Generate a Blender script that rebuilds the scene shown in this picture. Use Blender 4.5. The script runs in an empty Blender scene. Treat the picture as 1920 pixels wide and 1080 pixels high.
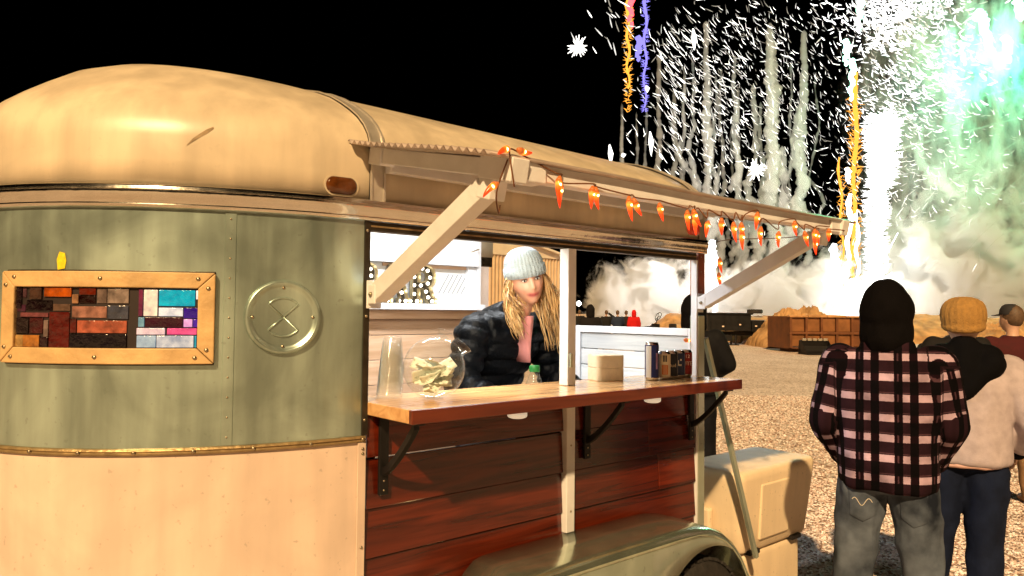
import bpy, bmesh, math, random
import numpy as np
from mathutils import Vector, Matrix, Euler, noise as mnoise
random.seed(11); RNG = np.random.default_rng(5)
R_ = math.radians
scene = bpy.context.scene
COL = scene.collection

# ------------------------------------------------------------------ camera
YAW = R_(49.2); PITCH = math.atan(44/1387); ROLL = 0.010
CAM = Vector((0, -2.1, 1.65))
f0 = Vector((math.cos(YAW), math.sin(YAW), 0)); r0 = Vector((math.sin(YAW), -math.cos(YAW), 0)); zz = Vector((0, 0, 1))
fw = f0*math.cos(PITCH)+zz*math.sin(PITCH); up = zz*math.cos(PITCH)-f0*math.sin(PITCH)
rv = r0*math.cos(ROLL)+up*math.sin(ROLL); uv = up*math.cos(ROLL)-r0*math.sin(ROLL)
cd = bpy.data.cameras.new('camera'); cam = bpy.data.objects.new('camera', cd); COL.objects.link(cam)
cd.sensor_width = 36; cd.lens = 26.0; cd.clip_start = .05; cd.clip_end = 2000
m = Matrix.Identity(4)
for i in range(3):
    m[i][0] = rv[i]; m[i][1] = uv[i]; m[i][2] = -fw[i]; m[i][3] = CAM[i]
cam.matrix_world = m; scene.camera = cam

# ------------------------------------------------------------------ night sky
world = bpy.data.worlds.new('World'); scene.world = world; world.use_nodes = True
nt = world.node_tree; bg = nt.nodes['Background']
sky = nt.nodes.new('ShaderNodeTexSky'); sky.sky_type = 'NISHITA'; sky.sun_disc = False
sky.sun_elevation = R_(-7); sky.sun_rotation = R_(120)
nt.links.new(sky.outputs[0], bg.inputs[0]); bg.inputs[1].default_value = 0.05

# ------------------------------------------------------------------ warm yard light from behind the camera, left (the one sun lamp)
sl = bpy.data.lights.new('yard_light', 'SUN'); sl.energy = 5.0; sl.color = (1, .66, .32); sl.angle = R_(1.5)
so = bpy.data.objects.new('yard_light', sl); COL.objects.link(so)
so.rotation_euler = Vector((.68, .52, -.66)).to_track_quat('-Z', 'Y').to_euler()

vs = scene.view_settings; scene.display_settings.display_device = 'sRGB'
vs.view_transform = 'Standard'; vs.look = 'None'; vs.exposure = 0.2; vs.gamma = 1; vs.use_curve_mapping = False
cy = scene.cycles
cy.use_denoising = True; cy.max_bounces = 10; cy.transparent_max_bounces = 16; cy.transmission_bounces = 10
cy.volume_bounces = 2; cy.sample_clamp_indirect = 4; cy.sample_clamp_direct = 0
cy.caustics_reflective = False; cy.caustics_refractive = False

# ================================================================== helpers
def lin(c):
    if isinstance(c, str):
        c = [int(c[i:i+2], 16)/255 for i in (1, 3, 5)]
        return tuple(x/12.92 if x <= .04045 else ((x+.055)/1.055)**2.4 for x in c)
    return tuple(c)
MATS = {}
def mat(name, base, rough=.5, metal=0, var=.12, vscale=8, bump=0, bscale=30, emit=0, emitc=None, trans=0, ior=1.45, coat=0, stretch=None, spec=.5, detail=5, sss=0):
    """procedural principled material with mottled colour and fine relief"""
    if name in MATS: return MATS[name]
    M = bpy.data.materials.new(name); M.use_nodes = True; n = M.node_tree.nodes; l = M.node_tree.links
    p = n['Principled BSDF']; base = lin(base)
    p.inputs['Metallic'].default_value = metal; p.inputs['IOR'].default_value = ior
    p.inputs['Transmission Weight'].default_value = trans; p.inputs['Coat Weight'].default_value = coat
    p.inputs['Specular IOR Level'].default_value = spec
    p.inputs['Roughness'].default_value = rough
    p.inputs['Base Color'].default_value = (*base, 1)
    if sss: p.inputs['Subsurface Weight'].default_value = sss; p.inputs['Subsurface Radius'].default_value = (.01, .004, .002)
    tc = n.new('ShaderNodeTexCoord'); mp = n.new('ShaderNodeMapping'); l.new(tc.outputs['Object'], mp.inputs[0])
    if stretch: mp.inputs['Scale'].default_value = stretch
    if var:
        nz = n.new('ShaderNodeTexNoise'); nz.inputs['Scale'].default_value = vscale; nz.inputs['Detail'].default_value = detail
        l.new(mp.outputs[0], nz.inputs[0])
        rp = n.new('ShaderNodeValToRGB'); rp.color_ramp.elements[0].position = .3; rp.color_ramp.elements[1].position = .72
        rp.color_ramp.elements[0].color = (*[x*(1-var) for x in base], 1); rp.color_ramp.elements[1].color = (*[min(1, x*(1+var)) for x in base], 1)
        l.new(nz.outputs[0], rp.inputs[0]); l.new(rp.outputs[0], p.inputs['Base Color'])
        mr = n.new('ShaderNodeMapRange'); mr.inputs[3].default_value = max(.02, rough*.8); mr.inputs[4].default_value = min(1, rough*1.25)
        l.new(nz.outputs[0], mr.inputs[0]); l.new(mr.outputs[0], p.inputs['Roughness'])
    if bump:
        nb = n.new('ShaderNodeTexNoise'); nb.inputs['Scale'].default_value = bscale; nb.inputs['Detail'].default_value = 4
        l.new(mp.outputs[0], nb.inputs[0])
        b = n.new('ShaderNodeBump'); b.inputs['Strength'].default_value = bump; b.inputs['Distance'].default_value = .02
        l.new(nb.outputs[0], b.inputs['Height']); l.new(b.outputs[0], p.inputs['Normal'])
    if emit:
        p.inputs['Emission Color'].default_value = (*lin(emitc or base), 1); p.inputs['Emission Strength'].default_value = emit
    MATS[name] = M
    return M
def emis(name, col, s, sample=False):
    if name in MATS: return MATS[name]
    M = bpy.data.materials.new(name); M.use_nodes = True; n = M.node_tree.nodes
    n.remove(n['Principled BSDF']); e = n.new('ShaderNodeEmission'); e.inputs[0].default_value = (*lin(col), 1); e.inputs[1].default_value = s
    M.node_tree.links.new(e.outputs[0], n['Material Output'].inputs[0])
    if not sample: M.cycles.emission_sampling = 'NONE'
    MATS[name] = M; return M
def wood(name, c1, c2, rough=.45, axis='x', scale=3., coat=0, bump=.25):
    """boards with long grain along an axis"""
    if name in MATS: return MATS[name]
    M = bpy.data.materials.new(name); M.use_nodes = True; n = M.node_tree.nodes; l = M.node_tree.links; p = n['Principled BSDF']
    tc = n.new('ShaderNodeTexCoord'); mp = n.new('ShaderNodeMapping'); l.new(tc.outputs['Object'], mp.inputs[0])
    s = {'x': (.6, 9, 9), 'y': (9, .6, 9), 'z': (9, 9, .6)}[axis]; mp.inputs['Scale'].default_value = s
    oi = n.new('ShaderNodeObjectInfo'); ad = n.new('ShaderNodeVectorMath'); ad.operation = 'ADD'
    sc_ = n.new('ShaderNodeMath'); sc_.operation = 'MULTIPLY'; sc_.inputs[1].default_value = 37; l.new(oi.outputs['Random'], sc_.inputs[0])
    l.new(mp.outputs[0], ad.inputs[0]); l.new(sc_.outputs[0], ad.inputs[1])
    nz = n.new('ShaderNodeTexNoise'); nz.inputs['Scale'].default_value = scale; nz.inputs['Detail'].default_value = 8; nz.inputs['Distortion'].default_value = 1.2
    l.new(ad.outputs[0], nz.inputs[0])
    rp = n.new('ShaderNodeValToRGB'); rp.color_ramp.elements[0].position = .32; rp.color_ramp.elements[1].position = .68
    rp.color_ramp.elements[0].color = (*lin(c1), 1); rp.color_ramp.elements[1].color = (*lin(c2), 1); l.new(nz.outputs[0], rp.inputs[0])
    hs = n.new('ShaderNodeHueSaturation'); mv = n.new('ShaderNodeMapRange'); mv.inputs[3].default_value = .75; mv.inputs[4].default_value = 1.25
    l.new(oi.outputs['Random'], mv.inputs[0]); l.new(mv.outputs[0], hs.inputs['Value']); l.new(rp.outputs[0], hs.inputs['Color'])
    l.new(hs.outputs[0], p.inputs['Base Color'])
    b = n.new('ShaderNodeBump'); b.inputs['Strength'].default_value = bump; b.inputs['Distance'].default_value = .004
    l.new(nz.outputs[0], b.inputs['Height']); l.new(b.outputs[0], p.inputs['Normal'])
    p.inputs['Roughness'].default_value = rough; p.inputs['Coat Weight'].default_value = coat; p.inputs['Coat Roughness'].default_value = .15
    MATS[name] = M; return M

class MB:
    def __init__(s): s.v = []; s.f = []
    def add(s, vs, fs):
        o = len(s.v); s.v += [tuple(x) for x in vs]; s.f += [tuple(i+o for i in f) for f in fs]
    def box(s, x0, x1, y0, y1, z0, z1, M=None):
        vs = [Vector((x, y, z)) for z in (z0, z1) for y in (y0, y1) for x in (x0, x1)]
        if M is not None: vs = [M @ v for v in vs]
        s.add(vs, [(0, 2, 3, 1), (4, 5, 7, 6), (0, 1, 5, 4), (1, 3, 7, 5), (3, 2, 6, 7), (2, 0, 4, 6)])
    def bar(s, a, b, w, h, upv=(0, 0, 1)):
        """square bar from a to b; w across, h along up"""
        a = Vector(a); b = Vector(b); d = (b-a).normalized(); x = d.cross(Vector(upv)).normalized(); y = x.cross(d)
        vs = [p + x*(sx*w/2)+y*(sy*h/2) for p in (a, b) for sx, sy in ((-1, -1), (1, -1), (1, 1), (-1, 1))]
        s.add(vs, [(3, 2, 1, 0), (4, 5, 6, 7), (0, 1, 5, 4), (1, 2, 6, 5), (2, 3, 7, 6), (3, 0, 4, 7)])
    def loft(s, rings, cap=True, closed=False):
        n = len(rings[0]); o = len(s.v)
        for r in rings: s.v += [tuple(p) for p in r]
        k = len(rings)
        for i in range(k if closed else k-1):
            a = o+i*n; b = o+((i+1) % k)*n
            for j in range(n): s.f.append((a+j, a+(j+1) % n, b+(j+1) % n, b+j))
        if cap and not closed:
            s.f.append(tuple(o+j for j in range(n))[::-1]); s.f.append(tuple(o+(k-1)*n+j for j in range(n)))
    def tube(s, pts, rad, n=8, cap=True):
        pts = [Vector(p) for p in pts]; k = len(pts)
        if not hasattr(rad, '__len__'): rad = [rad]*k
        rings = []; px = None
        for i, p in enumerate(pts):
            d = (pts[min(i+1, k-1)]-pts[max(i-1, 0)])
            d = d.normalized() if d.length > 1e-9 else Vector((0, 0, 1))
            if px is None: px = d.orthogonal().normalized()
            else:
                px = px-d*px.dot(d); px = px.normalized() if px.length > 1e-6 else d.orthogonal().normalized()
            py = d.cross(px)
            rings.append([p+(px*math.cos(t)+py*math.sin(t))*max(rad[i], 1e-5) for t in (2*math.pi*j/n for j in range(n))])
        s.loft(rings, cap)
    def capsule(s, p0, r0_, p1, r1_, n=14, k=4):
        p0 = Vector(p0); p1 = Vector(p1); d = p1-p0; L = d.length
        d = d.normalized() if L > 1e-9 else Vector((0, 0, 1))
        pts = []; rad = []
        for i in range(k+1):
            a = math.pi/2*(1-i/k); pts.append(p0-d*r0_*math.sin(a)); rad.append(max(1e-4, r0_*math.cos(a)))
        for i in range(k+1):
            a = math.pi/2*(i/k); pts.append(p1+d*r1_*math.sin(a)); rad.append(max(1e-4, r1_*math.cos(a)))
        px = d.orthogonal().normalized(); py = d.cross(px)
        s.loft([[p+(px*math.cos(t)+py*math.sin(t))*r for t in (2*math.pi*j/n for j in range(n))] for p, r in zip(pts, rad)])
    def ellipsoid(s, c, rx, ry, rz, n=18, k=10, M=None):
        c = Vector(c); rings = []
        for i in range(k+1):
            a = -math.pi/2+math.pi*i/k; q = max(1e-3, math.cos(a))
            ring = [Vector((rx*q*math.cos(t), ry*q*math.sin(t), rz*math.sin(a))) for t in (2*math.pi*j/n for j in range(n))]
            rings.append([c+(M @ p if M is not None else p) for p in ring])
        s.loft(rings)
    def lathe(s, prof, n=24, M=None, c=(0, 0, 0), cap=True):
        c = Vector(c); rings = []
        for r, z in prof:
            ring = [Vector((max(r, 1e-5)*math.cos(t), max(r, 1e-5)*math.sin(t), z)) for t in (2*math.pi*j/n for j in range(n))]
            rings.append([(M @ p if M is not None else p)+c for p in ring])
        s.loft(rings, cap)
    def prism(s, poly, a, b, f):
        """2-D polygon, extruded between a and b; f maps (u, v, depth) to a point"""
        n = len(poly); vs = [f(u, v, a) for u, v in poly]+[f(u, v, b) for u, v in poly]
        s.add(vs, [tuple(range(n))[::-1], tuple(range(n, 2*n))]+[(i, (i+1) % n, n+(i+1) % n, n+i) for i in range(n)])
    def mesh(s, name, mats=None, smooth=False):
        me = bpy.data.meshes.new(name); me.from_pydata([tuple(v) for v in s.v], [], s.f); me.validate()
        bm = bmesh.new(); bm.from_mesh(me); bmesh.ops.recalc_face_normals(bm, faces=bm.faces); bm.to_mesh(me); bm.free()
        for q in (mats if isinstance(mats, (list, tuple)) else [mats] if mats else []): me.materials.append(q)
        if smooth: me.polygons.foreach_set('use_smooth', [True]*len(me.polygons))
        me.update(); return me
    def build(s, name, mats, parent=None, smooth=False, bevel=0, auto=None):
        return put(name, s.mesh(name, mats, smooth or bool(auto)), parent, bevel, auto)
def put(name, me, parent=None, bevel=0, auto=None, loc=None, rot=None):
    o = bpy.data.objects.new(name, me); COL.objects.link(o)
    if parent is not None:
        o.parent = parent
        if 'world_children' in parent: o.matrix_parent_inverse = WINV[parent.name]
    if loc is not None: o.location = loc
    if rot is not None: o.rotation_euler = rot
    if bevel:
        b = o.modifiers.new('bevel', 'BEVEL'); b.width = bevel; b.segments = 2; b.limit_method = 'ANGLE'; b.angle_limit = R_(40)
    if auto:
        me.set_sharp_from_angle(angle=R_(auto))
    return o
WINV = {}
def thing(name, label, cat, loc=(0, 0, 0), rotz=0, group=None, world=False):
    """Empty at the thing's base; world=True: children are given in world coordinates"""
    o = bpy.data.objects.new(name, None); COL.objects.link(o); o.location = loc; o.rotation_euler = (0, 0, rotz); o.empty_display_size = .2
    o['label'] = label; o['category'] = cat
    if group: o['group'] = group
    if world:
        o['world_children'] = 1; WINV[o.name] = (Matrix.Translation(loc) @ Matrix.Rotation(rotz, 4, 'Z')).inverted()
    return o
def tag(o, label, cat, group=None, kind=None):
    o['label'] = label
    if cat: o['category'] = cat
    if group: o['group'] = group
    if kind: o['kind'] = kind
    return o
def evaluate(o):
    dg = bpy.context.evaluated_depsgraph_get(); me = bpy.data.meshes.new_from_object(o.evaluated_get(dg)); return me
def remesh(mb, voxel, smooth=4):
    """fuse overlapping closed shapes into one continuous skin"""
    me = bpy.data.meshes.new('tmp'); me.from_pydata([tuple(v) for v in mb.v], [], mb.f)
    bm = bmesh.new(); bm.from_mesh(me); bmesh.ops.recalc_face_normals(bm, faces=bm.faces); bm.to_mesh(me); bm.free()
    o = bpy.data.objects.new('tmp', me); COL.objects.link(o)
    r = o.modifiers.new('r', 'REMESH'); r.mode = 'VOXEL'; r.voxel_size = voxel
    if smooth:
        q = o.modifiers.new('s', 'SMOOTH'); q.iterations = smooth; q.factor = .5
    out = evaluate(o); bpy.data.objects.remove(o); bpy.data.meshes.remove(me)
    out.polygons.foreach_set('use_smooth', [True]*len(out.polygons)); return out
def coords(me):
    a = np.empty(len(me.vertices)*3); me.vertices.foreach_get('co', a); return a.reshape(-1, 3)
def setco(me, a): me.vertices.foreach_set('co', a.ravel()); me.update()
def normals(me):
    a = np.empty(len(me.vertices)*3); me.vertices.foreach_get('normal', a); return a.reshape(-1, 3)
def text_mesh(txt, size, extrude=0):
    c = bpy.data.curves.new('t', 'FONT'); c.body = txt; c.size = size; c.extrude = extrude; c.align_x = 'CENTER'; c.align_y = 'CENTER'; c.resolution_u = 3
    o = bpy.data.objects.new('t', c); COL.objects.link(o); bpy.context.view_layer.update(); me = evaluate(o); bpy.data.objects.remove(o); return me
def FW(L, D, Z):
    """point of the field: L metres to the right, D metres out from where the picture is taken, Z above ground"""
    return Vector((CAM.x, CAM.y, 0))+r0*L+f0*D+zz*Z
# ================================================================== ground
def gravel_mat():
    M = bpy.data.materials.new('gravel'); M.use_nodes = True; n = M.node_tree.nodes; l = M.node_tree.links; p = n['Principled BSDF']
    tc = n.new('ShaderNodeTexCoord')
    vo = n.new('ShaderNodeTexVoronoi'); vo.inputs['Scale'].default_value = 30; vo.inputs['Randomness'].default_value = 1; l.new(tc.outputs['Object'], vo.inputs[0])
    v2 = n.new('ShaderNodeTexVoronoi'); v2.inputs['Scale'].default_value = 7; l.new(tc.outputs['Object'], v2.inputs[0])
    nz = n.new('ShaderNodeTexNoise'); nz.inputs['Scale'].default_value = .6; nz.inputs['Detail'].default_value = 8; l.new(tc.outputs['Object'], nz.inputs[0])
    sp = n.new('ShaderNodeSeparateColor'); l.new(vo.outputs['Color'], sp.inputs[0])
    rp = n.new('ShaderNodeValToRGB'); e = rp.color_ramp.elements
    e[0].position = 0; e[0].color = (.26, .18, .12, 1); e[1].position = 1; e[1].color = (.95, .86, .80, 1)
    q = e.new(.35); q.color = (.72, .58, .51, 1)
    l.new(sp.outputs[0], rp.inputs[0])
    rp2 = n.new('ShaderNodeValToRGB'); e = rp2.color_ramp.elements; e[0].position = .3; e[0].color = (.78, .74, .70, 1); e[1].position = .7; e[1].color = (1, 1, 1, 1)
    l.new(nz.outputs[0], rp2.inputs[0])
    mx = n.new('ShaderNodeMix'); mx.data_type = 'RGBA'; mx.blend_type = 'MULTIPLY'; mx.inputs[0].default_value = 1
    l.new(rp.outputs[0], mx.inputs[6]); l.new(rp2.outputs[0], mx.inputs[7]); l.new(mx.outputs[2], p.inputs['Base Color'])
    b = n.new('ShaderNodeBump'); b.inputs['Strength'].default_value = 1; b.inputs['Distance'].default_value = .03; b.invert = True
    ad = n.new('ShaderNodeMath'); ad.operation = 'ADD'; l.new(vo.outputs['Distance'], ad.inputs[0]); l.new(v2.outputs['Distance'], ad.inputs[1])
    l.new(ad.outputs[0], b.inputs['Height']); l.new(b.outputs[0], p.inputs['Normal']); p.inputs['Roughness'].default_value = .85
    return M
GRAVEL = gravel_mat()
g = MB(); g.add([(-300, -300, 0), (500, -300, 0), (500, 500, 0), (-300, 500, 0)], [(0, 1, 2, 3)])
o = g.build('ground', GRAVEL); tag(o, 'pale gravel yard stretching to the dark horizon', None, kind='structure')
def stones():
    base = np.array([(1, 0, 0), (-1, 0, 0), (0, 1, 0), (0, -1, 0), (0, 0, 1), (0, 0, -.6), (.62, .62, .45), (-.62, .62, .4), (-.6, -.62, .45), (.62, -.6, .4)], float)
    tri = [(0, 6, 4), (6, 2, 4), (2, 7, 4), (7, 1, 4), (1, 8, 4), (8, 3, 4), (3, 9, 4), (9, 0, 4), (0, 5, 6), (6, 5, 2), (2, 5, 7), (7, 5, 1), (1, 5, 8), (8, 5, 3), (3, 5, 9), (9, 5, 0)]
    V = []; F = []; mi = []
    rr = np.array([r0.x, r0.y]); ff = np.array([f0.x, f0.y]); k = 0
    for D0, D1, dens, smin, smax in ((3.0, 7.5, 2300, .006, .016), (7.5, 15, 560, .009, .020)):
        area = .62*(D1*D1-D0*D0)/2; N = int(area*dens)
        D = np.sqrt(RNG.uniform(D0*D0, D1*D1, N)); L = D*RNG.uniform(.14, .76, N)
        P = np.array([CAM.x, CAM.y])+L[:, None]*rr+D[:, None]*ff
        for q in P:
            if q[0] < 3.1 and -.3 < q[1] < 1.7: continue
            s = RNG.uniform(smin, smax)*np.array([1, RNG.uniform(.6, 1), RNG.uniform(.4, .75)])
            a = RNG.uniform(0, 6.28); c_, s_ = math.cos(a), math.sin(a)
            b = base*(1+RNG.uniform(-.2, .2, base.shape))*s
            b = np.stack([b[:, 0]*c_-b[:, 1]*s_, b[:, 0]*s_+b[:, 1]*c_, b[:, 2]+b[:, 0]*RNG.uniform(-.5, .5)], 1)
            V.append(b+np.array([q[0], q[1], s[2]*.25])); F += [(x+k, y+k, z+k) for x, y, z in tri]; k += 10
            mi += [int(RNG.integers(0, 4))]*len(tri)
    me = bpy.data.meshes.new('gravel_stones'); me.from_pydata(np.concatenate(V).tolist(), [], F)
    for nm, c in (('stone_a', (.86, .74, .70)), ('stone_b', (.70, .55, .50)), ('stone_c', (.94, .89, .88)), ('stone_d', (.30, .20, .16))):
        me.materials.append(mat(nm, c, .8, var=.15, vscale=60))
    me.polygons.foreach_set('material_index', mi); me.update()
    tag(put('gravel_stones', me), 'loose pale gravel stones strewn over the yard', 'gravel', kind='stuff')
stones()

# ================================================================== bar trailer
CREAM = mat('cream_paint', (.80, .70, .54), .42, var=.07, vscale=2.5, bump=.10, bscale=2.2, coat=.15)
def scuffed(base, nm, rough, metal, amt, bmp, vst=(1, 1, 1), speck=.5):
    """painted or galvanised sheet with rain streaks, smudges and shallow dents"""
    M = bpy.data.materials.new(nm); M.use_nodes = True; n = M.node_tree.nodes; l = M.node_tree.links; p = n['Principled BSDF']
    tc = n.new('ShaderNodeTexCoord'); base = lin(base)
    mp = n.new('ShaderNodeMapping'); mp.inputs['Scale'].default_value = (7, 7, .8); l.new(tc.outputs['Object'], mp.inputs[0])
    a = n.new('ShaderNodeTexNoise'); a.inputs['Scale'].default_value = 1.6; a.inputs['Detail'].default_value = 6; l.new(mp.outputs[0], a.inputs[0])
    b_ = n.new('ShaderNodeTexNoise'); b_.inputs['Scale'].default_value = 3.2; b_.inputs['Detail'].default_value = 7; b_.inputs['Distortion'].default_value = .8; l.new(tc.outputs['Object'], b_.inputs[0])
    s_ = n.new('ShaderNodeTexNoise'); s_.inputs['Scale'].default_value = 55; s_.inputs['Detail'].default_value = 3; l.new(tc.outputs['Object'], s_.inputs[0])
    th = n.new('ShaderNodeMapRange'); th.inputs[1].default_value = .66; th.inputs[2].default_value = .72; l.new(s_.outputs[0], th.inputs[0])
    m1 = n.new('ShaderNodeMath'); m1.operation = 'MULTIPLY'; l.new(a.outputs[0], m1.inputs[0]); l.new(b_.outputs[0], m1.inputs[1])
    rp = n.new('ShaderNodeValToRGB'); e = rp.color_ramp.elements; e[0].position = .14; e[1].position = .38
    e[0].color = (*[x*(1-amt) for x in base], 1); e[1].color = (*[min(1, x*(1+amt*.5)) for x in base], 1); l.new(m1.outputs[0], rp.inputs[0])
    mx = n.new('ShaderNodeMix'); mx.data_type = 'RGBA'; mx.inputs[7].default_value = (*[x*.45 for x in base], 1)
    mm = n.new('ShaderNodeMath'); mm.operation = 'MULTIPLY'; mm.inputs[1].default_value = speck; l.new(th.outputs[0], mm.inputs[0]); l.new(mm.outputs[0], mx.inputs[0])
    l.new(rp.outputs[0], mx.inputs[6]); l.new(mx.outputs[2], p.inputs['Base Color'])
    mr = n.new('ShaderNodeMapRange'); mr.inputs[3].default_value = rough*.75; mr.inputs[4].default_value = rough*1.35; l.new(b_.outputs[0], mr.inputs[0]); l.new(mr.outputs[0], p.inputs['Roughness'])
    d = n.new('ShaderNodeTexNoise'); d.inputs['Scale'].default_value = 2.4; d.inputs['Detail'].default_value = 2; mp3 = n.new('ShaderNodeMapping'); mp3.inputs['Scale'].default_value = vst; l.new(tc.outputs['Object'], mp3.inputs[0]); l.new(mp3.outputs[0], d.inputs[0])
    bu = n.new('ShaderNodeBump'); bu.inputs['Strength'].default_value = bmp; bu.inputs['Distance'].default_value = .03; l.new(d.outputs[0], bu.inputs['Height']); l.new(bu.outputs[0], p.inputs['Normal'])
    p.inputs['Metallic'].default_value = metal; MATS[nm] = M; return M
ROOFP = scuffed((.70, .60, .45), 'roof_paint', .34, 0, .22, .3, speck=.10)
LOWP = scuffed((.78, .63, .53), 'lower_paint', .42, 0, .18, .14, speck=.45)
GALV = scuffed((.56, .72, .66), 'galvanised_sheet', .30, .78, .42, .6, (2.6, 2.6, .30), .3)
FENDM = scuffed((.66, .78, .64), 'fender_metal', .15, .88, .2, .08)
GALV2 = scuffed((.60, .68, .57), 'galvanised_steel', .22, .6, .2, .08)
CHROME = mat('chrome', (.86, .83, .78), .13, 1, var=.08, vscale=14, bump=.06, bscale=18)
WHITEP = mat('white_paint', (.80, .82, .86), .45, var=.07, vscale=12, bump=.08, bscale=40)
DARKST = mat('dark_steel', (.05, .042, .03), .45, .6, var=.3, vscale=20)
BLACKM = mat('black_iron', (.012, .011, .011), .5, .3, var=.3, vscale=25)
SCREW = mat('screw_steel', (.42, .36, .26), .35, 1, var=.2, vscale=80)
BRONZE = mat('rub_rail', (.36, .26, .13), .42, .55, var=.35, vscale=25, bump=.2, bscale=60)
REDWOOD = wood('redwood_stain', (.040, .004, .0012), (.13, .016, .0045), .22, 'x', 3.2, coat=.3)
WARMPL = wood('warm_planks', (.46, .28, .16), (.62, .42, .28), .55, 'x', 2.5)
WHITEPL = wood('white_planks', (.62, .66, .68), (.82, .84, .84), .5, 'x', 3, bump=.4)
WHITEPLY = wood('white_planks_cross', (.62, .66, .68), (.82, .84, .84), .5, 'y', 3, bump=.4)
COUNTERW = wood('counter_wood', (.48, .25, .10), (.70, .45, .22), .22, 'x', 2.2, coat=.4, bump=.08)
COUNTERE = wood('counter_edge', (.085, .010, .003), (.16, .026, .008), .30, 'x', 2.6, coat=.3)

B_ = .82; NA = 1.05; NX = 1.25; REAR = 3.05
def nose(phi): return Vector((NX-NA*math.sin(phi), B_*(1-math.cos(phi)), 0)), Vector((-math.sin(phi)/NA, -math.cos(phi)/B_, 0)).normalized()
def plan(x_start, full=True, n=56, x_end=None):
    pts = []
    if x_start > NX:
        for i in range(9): pts.append((Vector((x_start+(NX-x_start)*i/9, 0, 0)), Vector((0, -1, 0))))
        ph0 = 0
    else: ph0 = math.asin((NX-x_start)/NA)
    for i in range(n+1): pts.append(nose(ph0+(math.pi-ph0)*i/n))
    if full:
        for i in range(1, 9): pts.append((Vector((NX+(REAR-NX)*i/8, 2*B_, 0)), Vector((0, 1, 0))))
    return pts
def sweep(prof, pts):
    mb = MB(); mb.loft([[p+nn*u+zz*z for u, z in prof] for p, nn in pts]); return mb
T = thing('bar_trailer', 'cream and galvanised vintage trailer converted into a serving bar', 'trailer', (2, .82, 0), world=True)
# roof shell
prof = [(0, 2.000), (0, 2.08), (0, 2.15), (.006, 2.185), (.022, 2.222), (.05, 2.256), (.09, 2.29), (.14, 2.322), (.20, 2.355), (.28, 2.394), (.38, 2.432), (.5, 2.464), (.62, 2.486), (.74, 2.498), (.815, 2.5005)]
mb = MB(); rings = []
def shell_pt(w, z, p, side):
    if p.x >= NX: y = w if p.y < B_ else 2*B_-w; return Vector((p.x, y, z-.015*max(0, p.x-1.3)*max(0, z-2.1)/.4))
    sp_ = (NX-p.x)/NA; cp_ = (B_-p.y)/B_
    return Vector((NX-(NA-w)*sp_, B_-(B_-w)*cp_, z+.05*sp_*min(1, w/.3)))
PL = plan(REAR, True, 72)
for w, z in prof: rings.append([shell_pt(w, z, p, 0) for p, _ in PL])
vs_ = [v for r in rings for v in r]; n_ = len(PL); fs_ = []
for i in range(len(rings)-1):
    for j in range(n_-1): fs_.append((i*n_+j, i*n_+j+1, (i+1)*n_+j+1, (i+1)*n_+j))
mb.add(vs_, fs_); o = mb.build('roof_shell', ROOFP, T, smooth=True)
q = o.modifiers.new('s', 'SOLIDIFY'); q.thickness = .012; q.offset = 1 if False else -1
# straps over the roof
def strap(x, w=.05):
    def ring(xx, off):
        L = []
        for ww, z in prof: L.append((ww-off if ww > 0 else -off, z+off*min(1, ww/.3)))
        return L
    s_ = MB(); A = [(-.004, 1.995)]+[(ww, z) for ww, z in prof]
    for e0, e1, off in ((0, w, .006), (0, .007, .011), (w-.007, w, .011)):
        rr_ = []
        for i, (ww, z) in enumerate(prof):
            a = prof[max(0, i-1)]; b = prof[min(len(prof)-1, i+1)]; d = Vector((b[0]-a[0], b[1]-a[1])).normalized(); nn = Vector((-d.y, d.x))
            P = Vector((ww, z)); Q = P+nn*off; P = P+nn*.001
            dz = .015*max(0, x-1.3)*max(0, z-2.1)/.4; P.y -= dz; Q.y -= dz
            rr_.append([(x+e0, P.x, P.y), (x+e0, Q.x, Q.y), (x+e1, Q.x, Q.y), (x+e1, P.x, P.y)])
        rr_ += [[(xx, 2*B_-yy, z2) for xx, yy, z2 in r] for r in rr_[::-1]]
        s_.loft(rr_)
    return s_
ALU = mat('aluminium_strap', (.66, .62, .56), .30, .55, var=.15, vscale=20)
strap(1.20, .055).build('roof_strap', ALU, T, auto=30)
strap(2.99, .055).build('roof_strap', ALU, T, auto=30)
# chrome trim along the eaves
TRZ = .007
TR = [(-.006, 1.937), (.010, 1.937), (.015, 1.940), (.016, 1.945), (.011, 1.948), (.011, 1.951), (.015, 1.958), (.019, 1.967), (.0215, 1.976), (.021, 1.981), (.012, 1.985), (.016, 1.988), (.015, 1.994), (.010, 1.998), (-.006, 1.998)]
sweep([(u_, z_+TRZ*(z_-1.937)/.06) for u_, z_ in TR], PL).build('eaves_trim', CHROME, T, auto=50)
# side skins
sweep([(0, 1.245), (0, 1.9365), (-.010, 1.9365), (-.010, 1.245)], plan(1.2, False, 60)).build('galvanised_panel', GALV, T, auto=40)
sweep([(.001, .36), (.001, 1.232), (-.010, 1.232), (-.010, .36)], plan(1.2, False, 60)).build('lower_panel', LOWP, T, auto=40)
sweep([(.002, 1.230), (.010, 1.232), (.012, 1.236), (.008, 1.240), (.013, 1.244), (.010, 1.249), (.002, 1.251), (-.002, 1.24)], plan(1.197, False, 60)).build('rub_rail', BRONZE, T, auto=40)
mb = MB(); mb.box(NX, REAR-.03, 1.63, 1.64, .36, 1.9365); mb.build('far_side_panel', LOWP, T)
mb = MB(); mb.lathe([(.0001, .004), (.0035, .0035), (.005, .001), (.0052, 0)], 10); RIVET = mb.mesh('rivet', SCREW, True)
def nrot(nn): return nn.to_track_quat('Z', 'Y').to_euler()
for i in range(9):
    p, nn = nose(.06+i*.16); q = p+nn*.0125
    put('rivet', RIVET, T, loc=(q.x, q.y, 1.2405), rot=nrot(nn)).scale = (1.1, 1.1, 1)
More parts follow.
